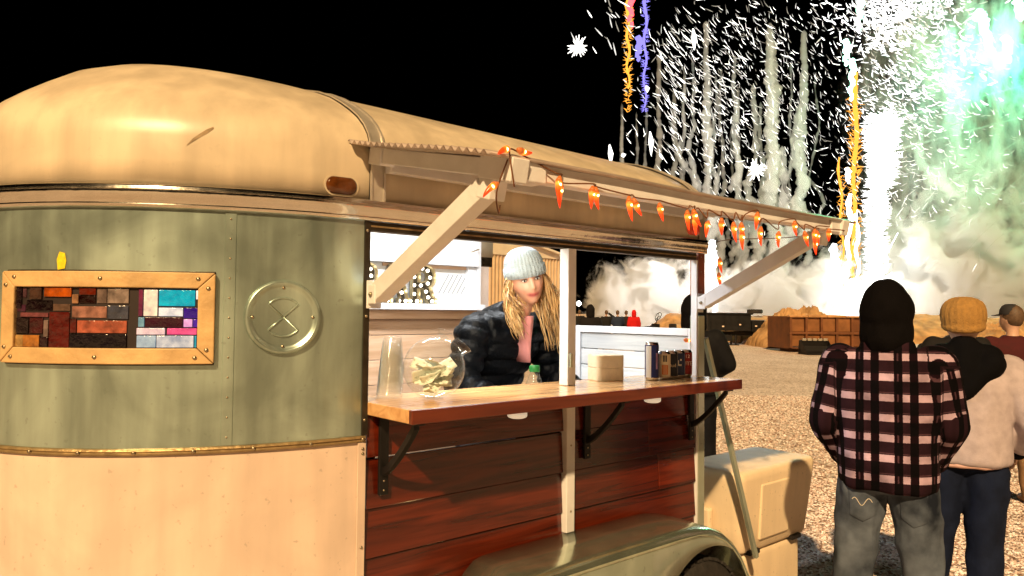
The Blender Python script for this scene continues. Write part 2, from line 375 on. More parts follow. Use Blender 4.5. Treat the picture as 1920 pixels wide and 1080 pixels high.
mb = MB(); mb.box(1.172, 1.2, -.0065, -.002, .36, 1.229); mb.build('panel_edge_strip', LOWP, T, bevel=.001)
mb = MB(); mb.box(1.186, 1.206, -.0045, .02, 1.2515, 1.9365); mb.build('opening_jamb', DARKST, T, bevel=.001)
for z in (1.21, 1.195, .9, .62, 1.30, 1.905, 1.63):
    put('screw', RIVET, T, loc=(1.188 if z < 1.25 else 1.194, -.0066 if z < 1.25 else -.005, z), rot=nrot(Vector((0, -1, 0))))
# header under the trim and the frame of the serving opening
mb = MB(); mb.box(1.207, 2.975, -.003, .035, 1.905, 1.9362); mb.build('opening_header', DARKST, T, bevel=.002)
mb = MB(); mb.box(1.207, 2.975, -.006, -.0032, 1.9175, 1.923); mb.build('header_bead', BRONZE, T)
mb = MB(); mb.box(2.093, 2.139, -.018, .03, .777, 1.312); mb.build('post', WHITEP, T, bevel=.003)
mb = MB(); mb.box(2.093, 2.139, -.018, .03, 1.357, 1.9045); mb.build('post', WHITEP, T, bevel=.003)
mb = MB(); mb.box(2.101, 2.113, -.026, -.0182, 1.43, 1.485); mb.build('post_latch', GALV2, T, bevel=.002)
for z in (.86, 1.12): put('screw', RIVET, T, loc=(2.116, -.0183, z), rot=nrot(Vector((0, -1, 0)))).scale = (.8, .8, .6)
# rear corner
POSTR = mat('post_oxide', (.26, .085, .05), .38, .2, var=.3, vscale=14)
mb = MB(); mb.box(2.990, 3.040, -.004, .045, 1.735, 1.9365); mb.build('rear_corner_post', POSTR, T, bevel=.002)
mb = MB(); mb.box(2.990, 3.040, -.004, .045, .36, 1.6395); mb.build('rear_corner_post', GALV2, T, bevel=.003)
mb = MB(); mb.box(2.9765, 2.9885, -.002, .03, .36, 1.9045); mb.build('opening_jamb', WHITEP, T, bevel=.001)
for z in (1.76, 1.85, 1.92): put('screw', RIVET, T, loc=(3.01, -.0042, z), rot=nrot(Vector((0, -1, 0)))).scale = (.8, .8, .6)
# stained boards under the counter: courses of two runs, each board its own piece
zc = [1.3125, 1.170, 1.010, .852, .694, .536, .38]
for run, (xa, xb) in enumerate(((1.2085, 2.092), (2.140, 2.975))):
    for i in range(6):
        z1, z0 = zc[i], zc[i+1]
        gap = .007 if (run == 0 and i == 0) else .003
        cuts = [xa, xb]
        if run == 1 and i in (1, 2): cuts = [xa, 2.56+.07*i, xb]
        for c in range(len(cuts)-1):
            mb = MB(); xx0, xx1 = cuts[c]+.0008, cuts[c+1]-.0008
            dy = random.uniform(-.002, .002)
            mb.prism([(.000+dy, z0+gap), (.022, z0+gap), (.022, z1), (.010+dy, z1)], xx0, xx1, lambda u, v, d: (d, u, v))
            mb.build('board', REDWOOD, T, bevel=.002)
    mb = MB(); mb.box(xa, xb, .0225, .026, .38, 1.1695 if run == 0 else 1.3125); mb.build('gap_light_block', DARKST, T)  # added dark sheet, blocks interior light at all but the first gap
for xa, xb in ((1.2085, 1.25), (1.86, 2.092)):
    mb = MB(); mb.box(xa, xb, .0225, .026, 1.1698, 1.3125); mb.build('gap_light_block', DARKST, T)  # more added sheet, shortens the stretch of gap that lets light out
# counter
mb = MB(); mb.box(1.205, 2.955, -.242, .150, 1.3145, 1.356)
ct = mb.build('counter_top', COUNTERW, T, bevel=.003)
mb = MB(); mb.box(1.205, 2.955, -.262, -.2425, 1.3135, 1.3562); mb.build('counter_edge', COUNTERE, ct, bevel=.003)
for x in (1.262, 2.215, 2.925):
    mb = MB(); mb.box(x-.017, x+.017, -.016, -.0045, 1.055, 1.308); mb.box(x-.017, x+.017, -.225, -.016, 1.302, 1.3128)
    k = [(-.012+(-.19)*t, 1.13+.172*(t**1.35)) for t in [i/8 for i in range(9)]]
    mb.loft([[(x-.010, y, z-.016), (x+.010, y, z-.016), (x+.010, y, z+.012), (x-.010, y, z+.012)] for y, z in k])
    br = mb.build('shelf_bracket', BLACKM, T, bevel=.002)
    for z in (1.07, 1.10): put('screw', RIVET, br, loc=(x, -.0162, z), rot=nrot(Vector((0, -1, 0)))).scale = (.7, .7, .6)
PUCK = mat('puck_lens', (.85, .82, .74), .3, emit=.35, emitc=(1, .85, .62), var=.03)
for x in (1.665, 2.39):
    mb = MB(); mb.lathe([(.0001, 1.288), (.022, 1.2885), (.031, 1.292), (.034, 1.297), (.034, 1.3138), (.0001, 1.3138)], 24, c=(x, -.205, 0)); mb.build('puck_light', PUCK, T, smooth=True)
# inner work shelf
mb = MB(); mb.box(1.25, 2.95, .155, .40, 1.205, 1.225); mb.build('work_shelf', WHITEP, T, bevel=.002)
# interior: floor, far wall with planks, shelf, white panels
mb = MB(); mb.box(1.22, 3.04, .024, 1.59, .40, .45); mb.build('trailer_floor', wood('floor_ply', (.2, .13, .08), (.3, .2, .13)), T)
for i in range(8):
    z1 = 1.648-.142*i; z0 = z1-.142+.003
    mb = MB(); mb.box(1.27, 2.862, 1.590, 1.605, z0, z1); mb.build('wall_plank', WARMPL, T, bevel=.002)
mb = MB(); mb.box(1.27, 2.875, 1.606, 1.629, .45, 2.20); mb.build('wall_lining', mat('white_lining', (.80, .82, .83), .45, var=.04), T)
mb = MB(); mb.box(1.27, 2.875, 1.480, 1.589, 1.655, 1.690); mb.build('wall_shelf', WHITEP, T, bevel=.003)
mb = MB(); mb.box(1.27, 2.862, 1.545, 1.589, 1.60, 1.654); mb.build('shelf_cleat', WARMPL, T, bevel=.002)
mb = MB(); mb.box(1.9, 2.862, 1.53, 1.605, 1.925, 1.985); mb.build('window_header', WHITEP, T, bevel=.003)
mb = MB(); mb.box(2.80, 2.862, 1.56, 1.605, 1.691, 1.924); mb.build('window_side', WHITEP, T, bevel=.003)
mb = MB(); mb.box(2.864, 2.893, 1.55, 1.66, .45, 2.28); mb.build('door_post', WHITEP, T, bevel=.003)
mb = MB(); mb.box(2.2, 2.799, 1.58, 1.589, 1.905, 1.924); mb.build('window_rail', WARMPL, T)
mb = MB(); mb.box(1.9, 2.799, 1.596, 1.6055, 1.691, 1.904); wp = mb.build('window_panel', mat('white_board', (.82, .83, .83), .3, var=.03), T)
for i in range(6):
    x = 2.60+i*.034; mb = MB(); mb.bar((x, 1.5945, 1.755), (x+.075, 1.5945, 1.875), .002, .006); mb.build('scored_line', mat('grey_line', (.3, .31, .31), .5), wp)
mb = MB(); mb.bar((2.815, 1.54, 2.0), (2.815, 1.54, 2.06), .012, .012); mb.bar((2.80, 1.535, 2.015), (2.85, 1.52, 2.035), .008, .008); mb.build('window_catch', CHROME, T)
# rear half door: white frame and planks
for nm, a in (('door_stile', (.052, .090, .50, 1.575)), ('door_stile', (.822, .862, .50, 1.575)), ('door_rail', (.0905, .8215, 1.538, 1.5745)), ('door_rail', (.0905, .8215, .50, .545))):
    mb = MB(); mb.box(3.034, 3.068, *a); mb.build(nm, WHITEP, T, bevel=.003)
for i in range(11):
    z1 = 1.535-.09*i; mb = MB(); mb.box(3.045, 3.058, .0905, .8215, z1-.086, z1); mb.build('door_plank', WHITEPLY, T, bevel=.003)
# ceiling lamp (lights the bar)
mb = MB(); mb.box(1.5, 2.7, .78, .86, 2.405, 2.43); mb.build('ceiling_lamp', emis('lamp_tube', (1, .96, .88), 6), T, bevel=.004)
al = bpy.data.lights.new('bar_light', 'AREA'); al.shape = 'RECTANGLE'; al.size = 1.2; al.size_y = .1; al.energy = 33; al.color = (.93, .97, 1)
ao = bpy.data.objects.new('bar_light', al); COL.objects.link(ao); ao.location = (2.1-2, .82-.82, 2.40); ao.parent = T
mb = MB(); mb.box(1.35, 2.05, .040, .062, 1.912, 1.932); mb.build('fill_strip', emis('fill_strip_glow', (1, .90, .74), 5), T, bevel=.003)  # glowing strip added inside the header to brighten face, jar and counter
al = bpy.data.lights.new('fill_light', 'AREA'); al.shape = 'RECTANGLE'; al.size = .7; al.size_y = .02; al.energy = 11; al.color = (1, .86, .66)
ao = bpy.data.objects.new('fill_light', al); COL.objects.link(ao); ao.location = (1.70-2, .066-.82, 1.92); ao.rotation_euler = Vector((.35, .75, -.45)).to_track_quat('-Z', 'X').to_euler(); ao.parent = T  # added fill that casts the strip's light inwards
# rear strut
mb = MB(); mb.bar((3.065, .01, 1.53), (3.47, -.02, .40), .022, .022); mb.bar((3.072, .012, 1.53), (3.477, -.018, .40), .006, .034); mb.build('rear_strut', GALV2, T, bevel=.002)

# fender and wheel
FP = [(1.30, .40), (1.42, .53), (1.53, .66), (1.60, .735), (1.64, .765), (1.68, .774), (1.8, .776), (2.0, .777), (2.2, .777), (2.45, .776), (2.58, .772), (2.67, .758), (2.76, .726), (2.84, .672), (2.91, .60), (2.96, .52), (3.0, .42)]
mb = MB(); rings = []
for i, (x, z) in enumerate(FP):
    a = FP[max(0, i-1)]; b = FP[min(len(FP)-1, i+1)]; d = Vector((b[0]-a[0], 0, b[1]-a[1])).normalized(); nn = Vector((-d.z, 0, d.x))
    P = Vector((x, 0, z)); r = []
    for y, off in ((-.006, 0), (-.15, .003), (-.255, 0), (-.275, -.003), (-.290, -.011), (-.299, -.024), (-.300, -.036), (-.296, -.036), (-.285, -.018), (-.26, -.008), (-.006, -.008)):
        r.append(P+nn*off+Vector((0, y, 0)))
    rings.append(r)
mb.loft(rings); FEN = mb.build('fender', FENDM, T, smooth=True)
mb = MB()
def ftop(x):
    for (xa, za), (xb, zb) in zip(FP, FP[1:]):
        if xa <= x <= xb: return za+(zb-za)*(x-xa)/(xb-xa)
    return .4
xs = [1.40+.02*i for i in range(80)]
tops = []; bots = []
for x in xs:
    t_ = ftop(min(x, 2.99))-.033; d = abs(x-2.655)
    bt = .33+math.sqrt(max(0, .352**2-d*d)) if d < .352 else .38
    tops.append((x, -.2975, t_)); bots.append((x, -.2975, min(bt, t_-.004)))
nn_ = len(xs); mb.add(tops+bots, [(i, i+1, nn_+i+1, nn_+i) for i in range(nn_-1)])
sk = mb.build('fender_skirt', GALV2, T, smooth=True); q = sk.modifiers.new('s', 'SOLIDIFY'); q.thickness = .004
RUB = mat('tyre_rubber', (.022, .02, .019), .75, var=.3, vscale=30, bump=.3, bscale=60)
MY = Matrix.Rotation(R_(90), 3, 'X')
mb = MB(); tp = [(.19, -.075), (.235, -.085), (.275, -.082), (.296, -.068), (.303, -.04), (.303, .04), (.296, .068), (.275, .082), (.235, .085), (.19, .075)]
mb.lathe(tp, 48, MY, (2.655, -.185, .31), cap=False)
for i in range(40):
    a = 2*math.pi*i/40
    for s_ in (-1, 1):
        M_ = Matrix.Translation((2.655, -.185+s_*.042, .31)) @ Matrix.Rotation(-a+s_*.04, 4, 'Y') @ Matrix.Translation((.306, 0, 0))
        mb.box(-.006, .006, -.03, .03, -.014, .014, M_)
wh = mb.build('wheel', RUB, T, auto=40)
mb = MB(); mb.lathe([(.19, -.07), (.18, -.06), (.16, -.03), (.10, -.02), (.05, -.035), (.001, -.04)], 32, MY, (2.655, -.185, .31), cap=False); mb.build('rim', GALV2, wh, smooth=True)
mb = MB(); mb.tube([(2.655, -.14, .31), (2.655, 1.78, .31)], .03, 12); mb.build('axle', BLACKM, T)
mb = MB(); mb.lathe(tp, 32, MY, (2.655, 1.80, .31), cap=False); w2 = mb.build('wheel', RUB, T, auto=40)
mb = MB(); mb.lathe([(.19, -.07), (.16, 0), (.001, 0)], 24, MY, (2.655, 1.80, .31), cap=False); mb.build('rim', GALV2, w2, smooth=True)
mb = MB(); mb.box(.75, 3.03, .08, .16, .30, .358); mb.box(.75, 3.03, 1.48, 1.56, .30, .358); mb.bar((.9, .12, .33), (-.9, .82, .33), .07, .08); mb.bar((.9, 1.52, .33), (-.9, .82, .33), .07, .08); mb.tube([(-.8, .82, .33), (-.8, .82, .0)], .03, 10); mb.build('chassis', BLACKM, T)

# porthole window of coloured glass, chord across the nose
A_ = Vector((.27, .462, 0)); Bp = Vector((.752, .132, 0)); du = (Bp-A_).normalized(); dn = Vector((du.y, -du.x, 0))
if dn.dot(Vector((0, -1, 0))) < 0: dn = -dn
WL = (Bp-A_).length; z0w, z1w = 1.490, 1.752
_ph = [math.asin((NX-.755)/NA)+i*.0026 for i in range(400)]; _al = [0.]
for _a, _b in zip(_ph, _ph[1:]): _al.append(_al[-1]+(nose(_b)[0]-nose(_a)[0]).length)
WL = _al[min(range(400), key=lambda i: abs(nose(_ph[i])[0].x-.297))]
def WN(u, v, d):
    """a point of the window: u along the bowed nose, v height, d proud of the skin"""
    ph = float(np.interp(WL-u, _al, _ph)); p, nn = nose(ph); return p+zz*v+nn*(d+.022)
FRW = mat('frame_timber', (.62, .42, .20), .5, var=.25, vscale=9, bump=.2, bscale=40)
fr = .045; win = None
def wpiece(nm, poly, d0, d1, m_, par, bev=.003):
    k = MB(); k.prism(poly, d0, d1, lambda u, v, d: (u, v, d)); me = k.mesh(nm, m_); bm = bmesh.new(); bm.from_mesh(me)
    us = [p[0] for p in poly]; nseg = int((max(us)-min(us))/.03)
    for i in range(1, nseg): bmesh.ops.bisect_plane(bm, geom=bm.verts[:]+bm.edges[:]+bm.faces[:], plane_co=(min(us)+(max(us)-min(us))*i/nseg, 0, 0), plane_no=(1, 0, 0))
    for v_ in bm.verts: v_.co = WN(*v_.co)
    bmesh.ops.recalc_face_normals(bm, faces=bm.faces); bm.to_mesh(me); bm.free(); return put(nm, me, par, bev)
win = wpiece('window', [(.02, z0w+.02), (WL-.02, z0w+.02), (WL-.02, z1w-.02), (.02, z1w-.02)], -.018, -.012, mat('window_backing', (.02, .012, .012), .6), T, .001)
e_ = .0012
wpiece('window_frame', [(0+e_, z1w), (WL-e_, z1w), (WL-fr-e_, z1w-fr), (fr+e_, z1w-fr)], -.0184, .0, FRW, win)
wpiece('window_frame', [(0+e_, z0w), (fr+e_, z0w+fr), (WL-fr-e_, z0w+fr), (WL-e_, z0w)], -.0184, .0, FRW, win)
wpiece('window_frame', [(0, z0w+e_), (0, z1w-e_), (fr, z1w-fr-e_), (fr, z0w+fr+e_)], -.0184, .0, FRW, win)
wpiece('window_frame', [(WL, z0w+e_), (WL-fr, z0w+fr+e_), (WL-fr, z1w-fr-e_), (WL, z1w-e_)], -.0184, .0, FRW, win)
wpiece('window_gasket', [(-.006, z0w-.005), (WL+.006, z0w-.005), (WL+.006, z1w+.005), (-.006, z1w+.005)], -.03, -.0185, DARKST, win, .003)
mb = MB(); mb.lathe([(.0001, .003), (.005, .0025), (.0062, 0)], 12); mb.box(-.0055, .0055, -.0008, .0008, .002, .0034); SCR2 = mb.mesh('screw', SCREW, True)
for u, v in ((.045, z1w-.017), (.016, z1w-.040), (WL/2, z1w-.02), (WL-.045, z1w-.018), (WL-.018, z1w-.045), (.04, z0w+.018), (.016, z0w+.045), (WL/2-.01, z0w+.02), (WL-.05, z0w+.018), (WL-.02, z0w+.04)):
    put('screw', SCR2, win, loc=WN(u, v, .0), rot=nrot((WN(u, v, .01)-WN(u, v, 0)).normalized()))
PCS = '''110,240,170,440,#1a0d12|172,250,215,340,#4a3038|250,240,370,355,#3d2a22|390,240,640,330,#a04a10|640,300,700,390,#8f6a50|700,240,845,310,#5a1a08|700,312,845,390,#1a0504|850,245,935,385,#6b5c58|937,245,1115,385,#7d706c|120,400,210,470,#3c1c30|215,357,468,460,#12060a|470,390,630,460,#5a463c|640,410,938,520,#8a6258|940,400,1115,530,#3f4354|155,472,435,518,#6a3a40|120,520,250,670,#140509|252,520,388,670,#3a0d10|390,540,438,700,#6a5a58|440,465,628,795,#4a0d08|630,525,688,660,#4a1410|690,540,1105,660,#9a5240|110,680,193,795,#9a7a48|195,680,360,795,#a0682c|362,700,438,795,#221015|630,665,1105,795,#0a0410|1190,250,1228,500,#5a2035|1230,250,1345,500,#cbbfb5|1350,250,1643,405,#0f8fb0|1645,250,1665,340,#e0d8e8|1350,415,1548,500,#a8b4c8|1550,415,1665,518,#2a1070|1190,505,1243,600,#5a8090|1245,505,1548,600,#2a0614|1550,520,1625,600,#c090d0|1627,520,1665,600,#3a1890|1180,605,1410,670,#b8a8b8|1420,605,1660,670,#c04880|1180,675,1338,790,#8098b0|1340,675,1638,790,#98a4b8|1640,675,1660,790,#1a80a0'''
for s_ in PCS.split('|'):
    a = s_.split(','); x0, y0, x1, y1 = map(float, a[:4]); c = a[4]
    u0 = fr+(x0-110)/1555*(WL-2*fr)+.0008; u1 = fr+(x1-110)/1555*(WL-2*fr)-.0008; v1 = z1w-fr-(y0-235)/560*(z1w-z0w-2*fr)-.0008; v0 = z1w-fr-(y1-235)/560*(z1w-z0w-2*fr)+.0008
    lit = x0 > 1150  # right-hand pieces emit their own colour in place of backlight from inside
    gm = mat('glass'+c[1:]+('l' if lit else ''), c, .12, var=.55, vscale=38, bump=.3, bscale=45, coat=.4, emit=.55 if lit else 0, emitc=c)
    dd = random.uniform(-.0095, -.006)
    wpiece('glass_piece', [(u0, v0), (u1, v0), (u1, v1), (u0, v1)], -.0118, dd, gm, win, .0015)
# panel seam with rivets
ps, ns = nose(math.asin((NX-.79)/NA)); ts = Vector((-ns.y, ns.x, 0))
mb = MB(); mb.loft([[ps+ts*u+ns*w_+zz*z for u, w_ in ((-.016, .0005), (-.015, .0025), (.015, .0025), (.016, .0005))] for z in (1.2515, 1.9362)]); sm_ = mb.build('panel_seam', GALV, T)
for i in range(12):
    q = ps+ns*.0026; put('rivet', RIVET, sm_, loc=(q.x, q.y, 1.275+i*.058), rot=nrot(ns)).scale = (.6, .6, .6)
# round vent cover
pv, nv = nose(math.asin((NX-.935)/NA)); tv = Vector((-nv.y, nv.x, 0))
if tv.x < 0: tv = -tv
VM = Matrix((tv, zz, nv)).transposed(); vc = pv+zz*1.626+nv*.002
mb = MB(); mb.lathe([(.001, .003), (.085, .003), (.094, .004), (.098, .010), (.104, .012), (.110, .009), (.112, .0), (.10, -.01), (.001, -.01)], 56, VM, vc)
vent = mb.build('vent_cover', GALV, T, smooth=True)
def VP(u, v, w=.004): return vc+tv*u+zz*v+nv*w
mb = MB()
arc1 = [VP(.058*math.sin(a), .058*math.cos(a)) for a in [R_(-48+96*i/16) for i in range(17)]]
arc2 = [VP(.058*math.sin(a), -.058*math.cos(a)) for a in [R_(-48+96*i/16) for i in range(17)]]
mb.tube([VP(0, 0)]+arc1+[VP(0, 0)], .0032, 8); mb.tube([VP(0, 0)]+arc2+[VP(0, 0)], .0032, 8); mb.build('vent_emboss', GALV, vent, smooth=True)
for u, v in ((0, .088), (0, -.088), (.088, 0), (-.088, 0), (0, 0)): put('screw', SCR2, vent, loc=VP(u, v, .0035), rot=nrot(nv)).scale = (.8, .8, .8)
# marker lights
AMB = mat('amber_lens', (.10, .030, .006), .12, var=.45, vscale=30, coat=.6)
REDL = mat('red_lens', (.26, .012, .008), .1, var=.3, vscale=30, coat=.6, emit=.25, emitc=(.8, .05, .01))
def marker(x, z, m_):
    p, nn = (Vector((x, 0, 0)), Vector((0, -1, 0))) if x > NX else nose(math.asin((NX-x)/NA))
    t_ = Vector((-nn.y, nn.x, 0)); t_ = t_ if t_.x > 0 else -t_; M_ = Matrix((t_, zz, nn)).transposed()
    rings = []
    for k, w in ((1.0, 0), (.98, .006), (.85, .011), (.5, .014), (.02, .015)):
        rings.append([p+zz*z+M_ @ Vector(((.026*math.copysign(1, math.cos(a))+.026*math.cos(a))*k if abs(math.cos(a)) > 1e-6 else 0, .028*math.sin(a)*k, w)) for a in [2*math.pi*(i+.5)/28 for i in range(28)]])
    k = MB(); k.loft(rings); k.build('marker_light', m_, T, smooth=True)
    k = MB(); k.loft([[p+zz*z+M_ @ Vector(((.026*math.copysign(1, math.cos(a))+.031*math.cos(a)), .033*math.sin(a), w)) for a in [2*math.pi*(i+.5)/28 for i in range(28)]] for w in (-.002, .004)]); k.build('marker_bezel', ROOFP, T, smooth=False)
# scrape on the nose, flat yellow patch above the window
mb = MB(); SC_ = [(.676, .134, 2.123), (.691, .126, 2.140), (.708, .119, 2.154), (.725, .113, 2.167), (.742, .108, 2.180)]
for i, w_ in enumerate((.001, .004, .0055, .0065, .003)): SC_[i] = (Vector(SC_[i])+Vector((-.42, -.9, .1))*.002, w_)
mb.add([p_+Vector((-.006, 0, 1))*w_ for p_, w_ in SC_]+[p_-Vector((-.006, 0, 1))*w_ for p_, w_ in SC_], [(i, i+1, 6+i, 5+i) for i in range(4)]); mb.build('scrape_mark', mat('scrape', (.36, .27, .16), .6, var=.3, vscale=60), T)
mb = MB(); pA = Vector((.4035, .3355, 1.782)); tA = Vector((.675, -.738, 0)); nA = Vector((-.738, -.675, 0)); mb.add([pA+tA*u+zz*v+nA*.002 for u, v in ((-.010, -.026), (.012, -.022), (.016, .0), (.011, .022), (-.006, .026), (-.014, .004))], [(0, 1, 2, 3, 4, 5)]); mb.build('yellow_mark', mat('yellow_mark', (.85, .68, .02), .5, var=.2, vscale=80), T)
marker(1.105, 2.040, AMB); marker(2.945, 2.05, REDL)

# awning
aw0 = Vector((0, -.012, 2.150)); aw1 = Vector((0, -.672, 2.012))
def AWP(x, t): return Vector((x, aw0.y+(aw1.y-aw0.y)*t, aw0.z+(aw1.z-aw0.z)*t))
awf = None
for x in (1.222, 2.995):
    mb = MB(); mb.bar(AWP(x, .0), AWP(x, .96), .042, .048); k = mb.build('awning_beam', WHITEP, T, bevel=.003)
    mb = MB(); mb.bar(AWP(x, -.01), AWP(x, .10), .056, .062); mb.build('awning_sleeve', WHITEP, T, bevel=.003)
    mb = MB(); mb.bar(AWP(x, .86), AWP(x, 1.06), .058, .062); mb.build('awning_sleeve', WHITEP, T, bevel=.003)
    mb = MB(); mb.bar((x, -.672, 2.012), (x+(.10 if x < 2 else -.10), -.672, 2.012), .060, .058); mb.build('awning_sleeve', WHITEP, T, bevel=.003)
    mb = MB(); mb.bar(AWP(x, .90)-zz*.03, AWP(x, .88)-zz*.085, .056, .056, (0, 1, 0)); mb.build('awning_sleeve', WHITEP, T, bevel=.004)
    # brace
    b0 = Vector((x, -.03, 1.700)); b1 = AWP(x, .86)-zz*.055
    mb = MB(); mb.bar(b0, b1, .052, .058); mb.build('awning_brace', WHITEP, T, bevel=.003)
    mb = MB(); mb.box(x-.030, x+.022, -.0125, -.0055, 1.655, 1.745); mb.box(x-.028, x-.022, -.055, -.0125, 1.67, 1.73); k = mb.build('brace_bracket', WHITEP, T, bevel=.002)
    put('bolt', SCR2, k, loc=(x-.029, -.034, 1.70), rot=nrot(Vector((-1, 0, 0)))).scale = (1.3, 1.3, 2)
for xa, xb in ((1.325, 2.892),):
    mb = MB(); mb.bar((xa, -.672, 2.012), (xb, -.672, 2.012), .042, .046); mb.build('awning_beam', WHITEP, T, bevel=.003)
mb = MB(); mb.bar((1.25, -.03, 2.115), (2.96, -.03, 2.115), .035, .04); mb.build('awning_ledger', WHITEP, T, bevel=.003)
TIN = mat('corrugated_tin', (.50, .42, .38), .42, .45, var=.25, vscale=8, bump=.1, bscale=30)
mb = MB(); N = 150; vs_ = []
for i in range(N+1):
    t = -.03+i/N*1.09; P = AWP(0, t); s = i/N*1.09*.675/.035*2*math.pi
    for x in (1.125, 1.6, 2.1, 2.6, 3.085): vs_.append((x, P.y, P.z+.033-.002*(x-1.125)+.0065*math.sin(s)+.003*math.sin(x*9+t*5)))
mb.add(vs_, [(i*5+j, i*5+j+1, (i+1)*5+j+1, (i+1)*5+j) for i in range(N) for j in range(4)])
o = mb.build('corrugated_sheet', TIN, T, smooth=True); q = o.modifiers.new('s', 'SOLIDIFY'); q.thickness = .002
# ================================================================== things on and around the bar
# marquee letters
BRASS = mat('marquee_rim', (.62, .50, .28), .35, .8, var=.2, vscale=30)
MFACE = mat('marquee_face', (.035, .028, .018), .4, .5, var=.3, vscale=20)
BULB = emis('marquee_bulb', (1, .90, .72), 9, True)
mb = MB(); mb.ellipsoid((0, 0, .006), .0095, .0095, .011, 12, 8); BULBM = mb.mesh('bulb', BULB, True)
LET = {
 'A': ([(0, 0), (.36, 0), (.36, .13), (.30, .13), (.335, .27), (.60, .27), (.635, .13), (.57, .13), (.57, 0), (.95, 0), (.95, .13), (.87, .13), (.60, 1), (.33, 1), (.08, .13), (0, .13)], [[(.37, .40), (.465, .78), (.56, .40)]],
       [(.08, .065), (.28, .065), (.20, .30), (.27, .52), (.34, .74), (.465, .91), (.47, .335), (.59, .72), (.66, .50), (.73, .28), (.65, .065), (.87, .065)]),
 'R': ([(0, 0), (.38, 0), (.38, .13), (.31, .13), (.31, .40), (.42, .40), (.54, .12), (.62, 0), (.90, 0), (.90, .13), (.82, .14), (.70, .43), (.80, .52), (.85, .63), (.85, .76), (.79, .90), (.67, .98), (.52, 1), (0, 1), (0, .87), (.07, .87), (.07, .13), (0, .13)], [[(.31, .56), (.31, .84), (.48, .84), (.57, .79), (.60, .70), (.57, .61), (.48, .56)]],
       [(.07, .065), (.30, .065), (.19, .25), (.19, .48), (.19, .70), (.07, .93), (.26, .93), (.46, .93), (.65, .88), (.73, .70), (.66, .54), (.42, .48), (.60, .32), (.68, .17), (.82, .07)]),
 'B': ([(0, 0), (.62, 0), (.78, .08), (.85, .2), (.85, .36), (.76, .5), (.83, .62), (.83, .8), (.75, .93), (.6, 1), (0, 1), (0, .87), (.07, .87), (.07, .13), (0, .13)], [[(.31, .15), (.31, .42), (.52, .42), (.6, .35), (.6, .22), (.52, .15)], [(.31, .58), (.31, .84), (.5, .84), (.58, .78), (.58, .64), (.5, .58)]],
       [(.08, .065), (.28, .065), (.5, .07), (.7, .16), (.72, .34), (.45, .5), (.7, .68), (.68, .85), (.45, .93), (.19, .93), (.19, .7), (.19, .5), (.19, .28)])}
def letter(ch, x, label):
    H = .222; out, holes, bl = LET[ch]; P = lambda u, v, d: Vector((x+u*H*.92, 1.545-d, 1.6905+v*H))
    t = thing('marquee_letter', label, 'letter', (x+.09, 1.53, 1.69), group='lit marquee letters on the shelf', world=True)
    cu = bpy.data.curves.new('c', 'CURVE'); cu.dimensions = '2D'; cu.fill_mode = 'BOTH'; cu.extrude = .003
    for poly in [out]+holes:
        s = cu.splines.new('POLY'); s.points.add(len(poly)-1); s.use_cyclic_u = True
        for i, (u, v) in enumerate(poly): s.points[i].co = (u*H*.92, v*H, 0, 1)
    co = bpy.data.objects.new('c', cu); COL.objects.link(co); bpy.context.view_layer.update(); me = evaluate(co); bpy.data.objects.remove(co)
    a = coords(me); a = np.stack([a[:, 0]+x, 1.545-a[:, 2], a[:, 1]+1.6905], 1); setco(me, a); me.materials.clear(); me.materials.append(MFACE); put('letter_face', me, t)
    for poly in [out]+holes:
        mb = MB(); n = len(poly); cx = sum(p[0] for p in poly)/n; rings = []
        for i in range(n):
            p = Vector(poly[i]); a_ = (p-Vector(poly[i-1])).normalized(); b_ = (Vector(poly[(i+1) % n])-p).normalized(); nn = Vector((a_.y+b_.y, -a_.x-b_.x)); nn = nn.normalized()*.014
            q = p+nn; rings.append([P(p.x, p.y, .004), P(q.x, q.y, .004), P(q.x, q.y, .038), P(p.x, p.y, .038)])
        mb.loft(rings, closed=True); mb.build('letter_rim', BRASS, t)
    for u, v in bl: put('bulb', BULBM, t, loc=P(u, v, .004), rot=(R_(90), 0, 0))
letter('B', 1.955, 'lit marquee letter B behind the awning brace, leftmost on the shelf')
letter('A', 2.150, 'lit marquee letter A with round bulbs between the other two letters')
letter('R', 2.345, 'lit marquee letter R with round bulbs, nearest the woman')

def thin_glass(nm, col, haze):
    """thin clear wall: light passes, edges and glints reflect"""
    M = bpy.data.materials.new(nm); M.use_nodes = True; n = M.node_tree.nodes; l = M.node_tree.links; n.remove(n['Principled BSDF'])
    t = n.new('ShaderNodeBsdfTransparent'); t.inputs[0].default_value = (*col, 1); g_ = n.new('ShaderNodeBsdfGlossy'); g_.inputs['Roughness'].default_value = .06; d = n.new('ShaderNodeBsdfDiffuse'); d.inputs[0].default_value = (.85, .86, .85, 1)
    lw = n.new('ShaderNodeLayerWeight'); pw = n.new('ShaderNodeMath'); pw.operation = 'POWER'; pw.inputs[1].default_value = 3.5; l.new(lw.outputs['Facing'], pw.inputs[0]); f = n.new('ShaderNodeMapRange'); f.inputs[3].default_value = .035; f.inputs[4].default_value = .45; l.new(pw.outputs[0], f.inputs[0]); m1 = n.new('ShaderNodeMixShader'); m2 = n.new('ShaderNodeMixShader'); m1.inputs[0].default_value = haze
    l.new(t.outputs[0], m1.inputs[1]); l.new(d.outputs[0], m1.inputs[2]); l.new(f.outputs[0], m2.inputs[0]); l.new(m1.outputs[0], m2.inputs[1]); l.new(g_.outputs[0], m2.inputs[2]); l.new(m2.outputs[0], n['Material Output'].inputs[0]); return M
CLEAR = thin_glass('clear_plastic_wall', (.98, .985, .985), .10); GLASS = thin_glass('jar_glass_wall', (.96, .97, .96), .025)
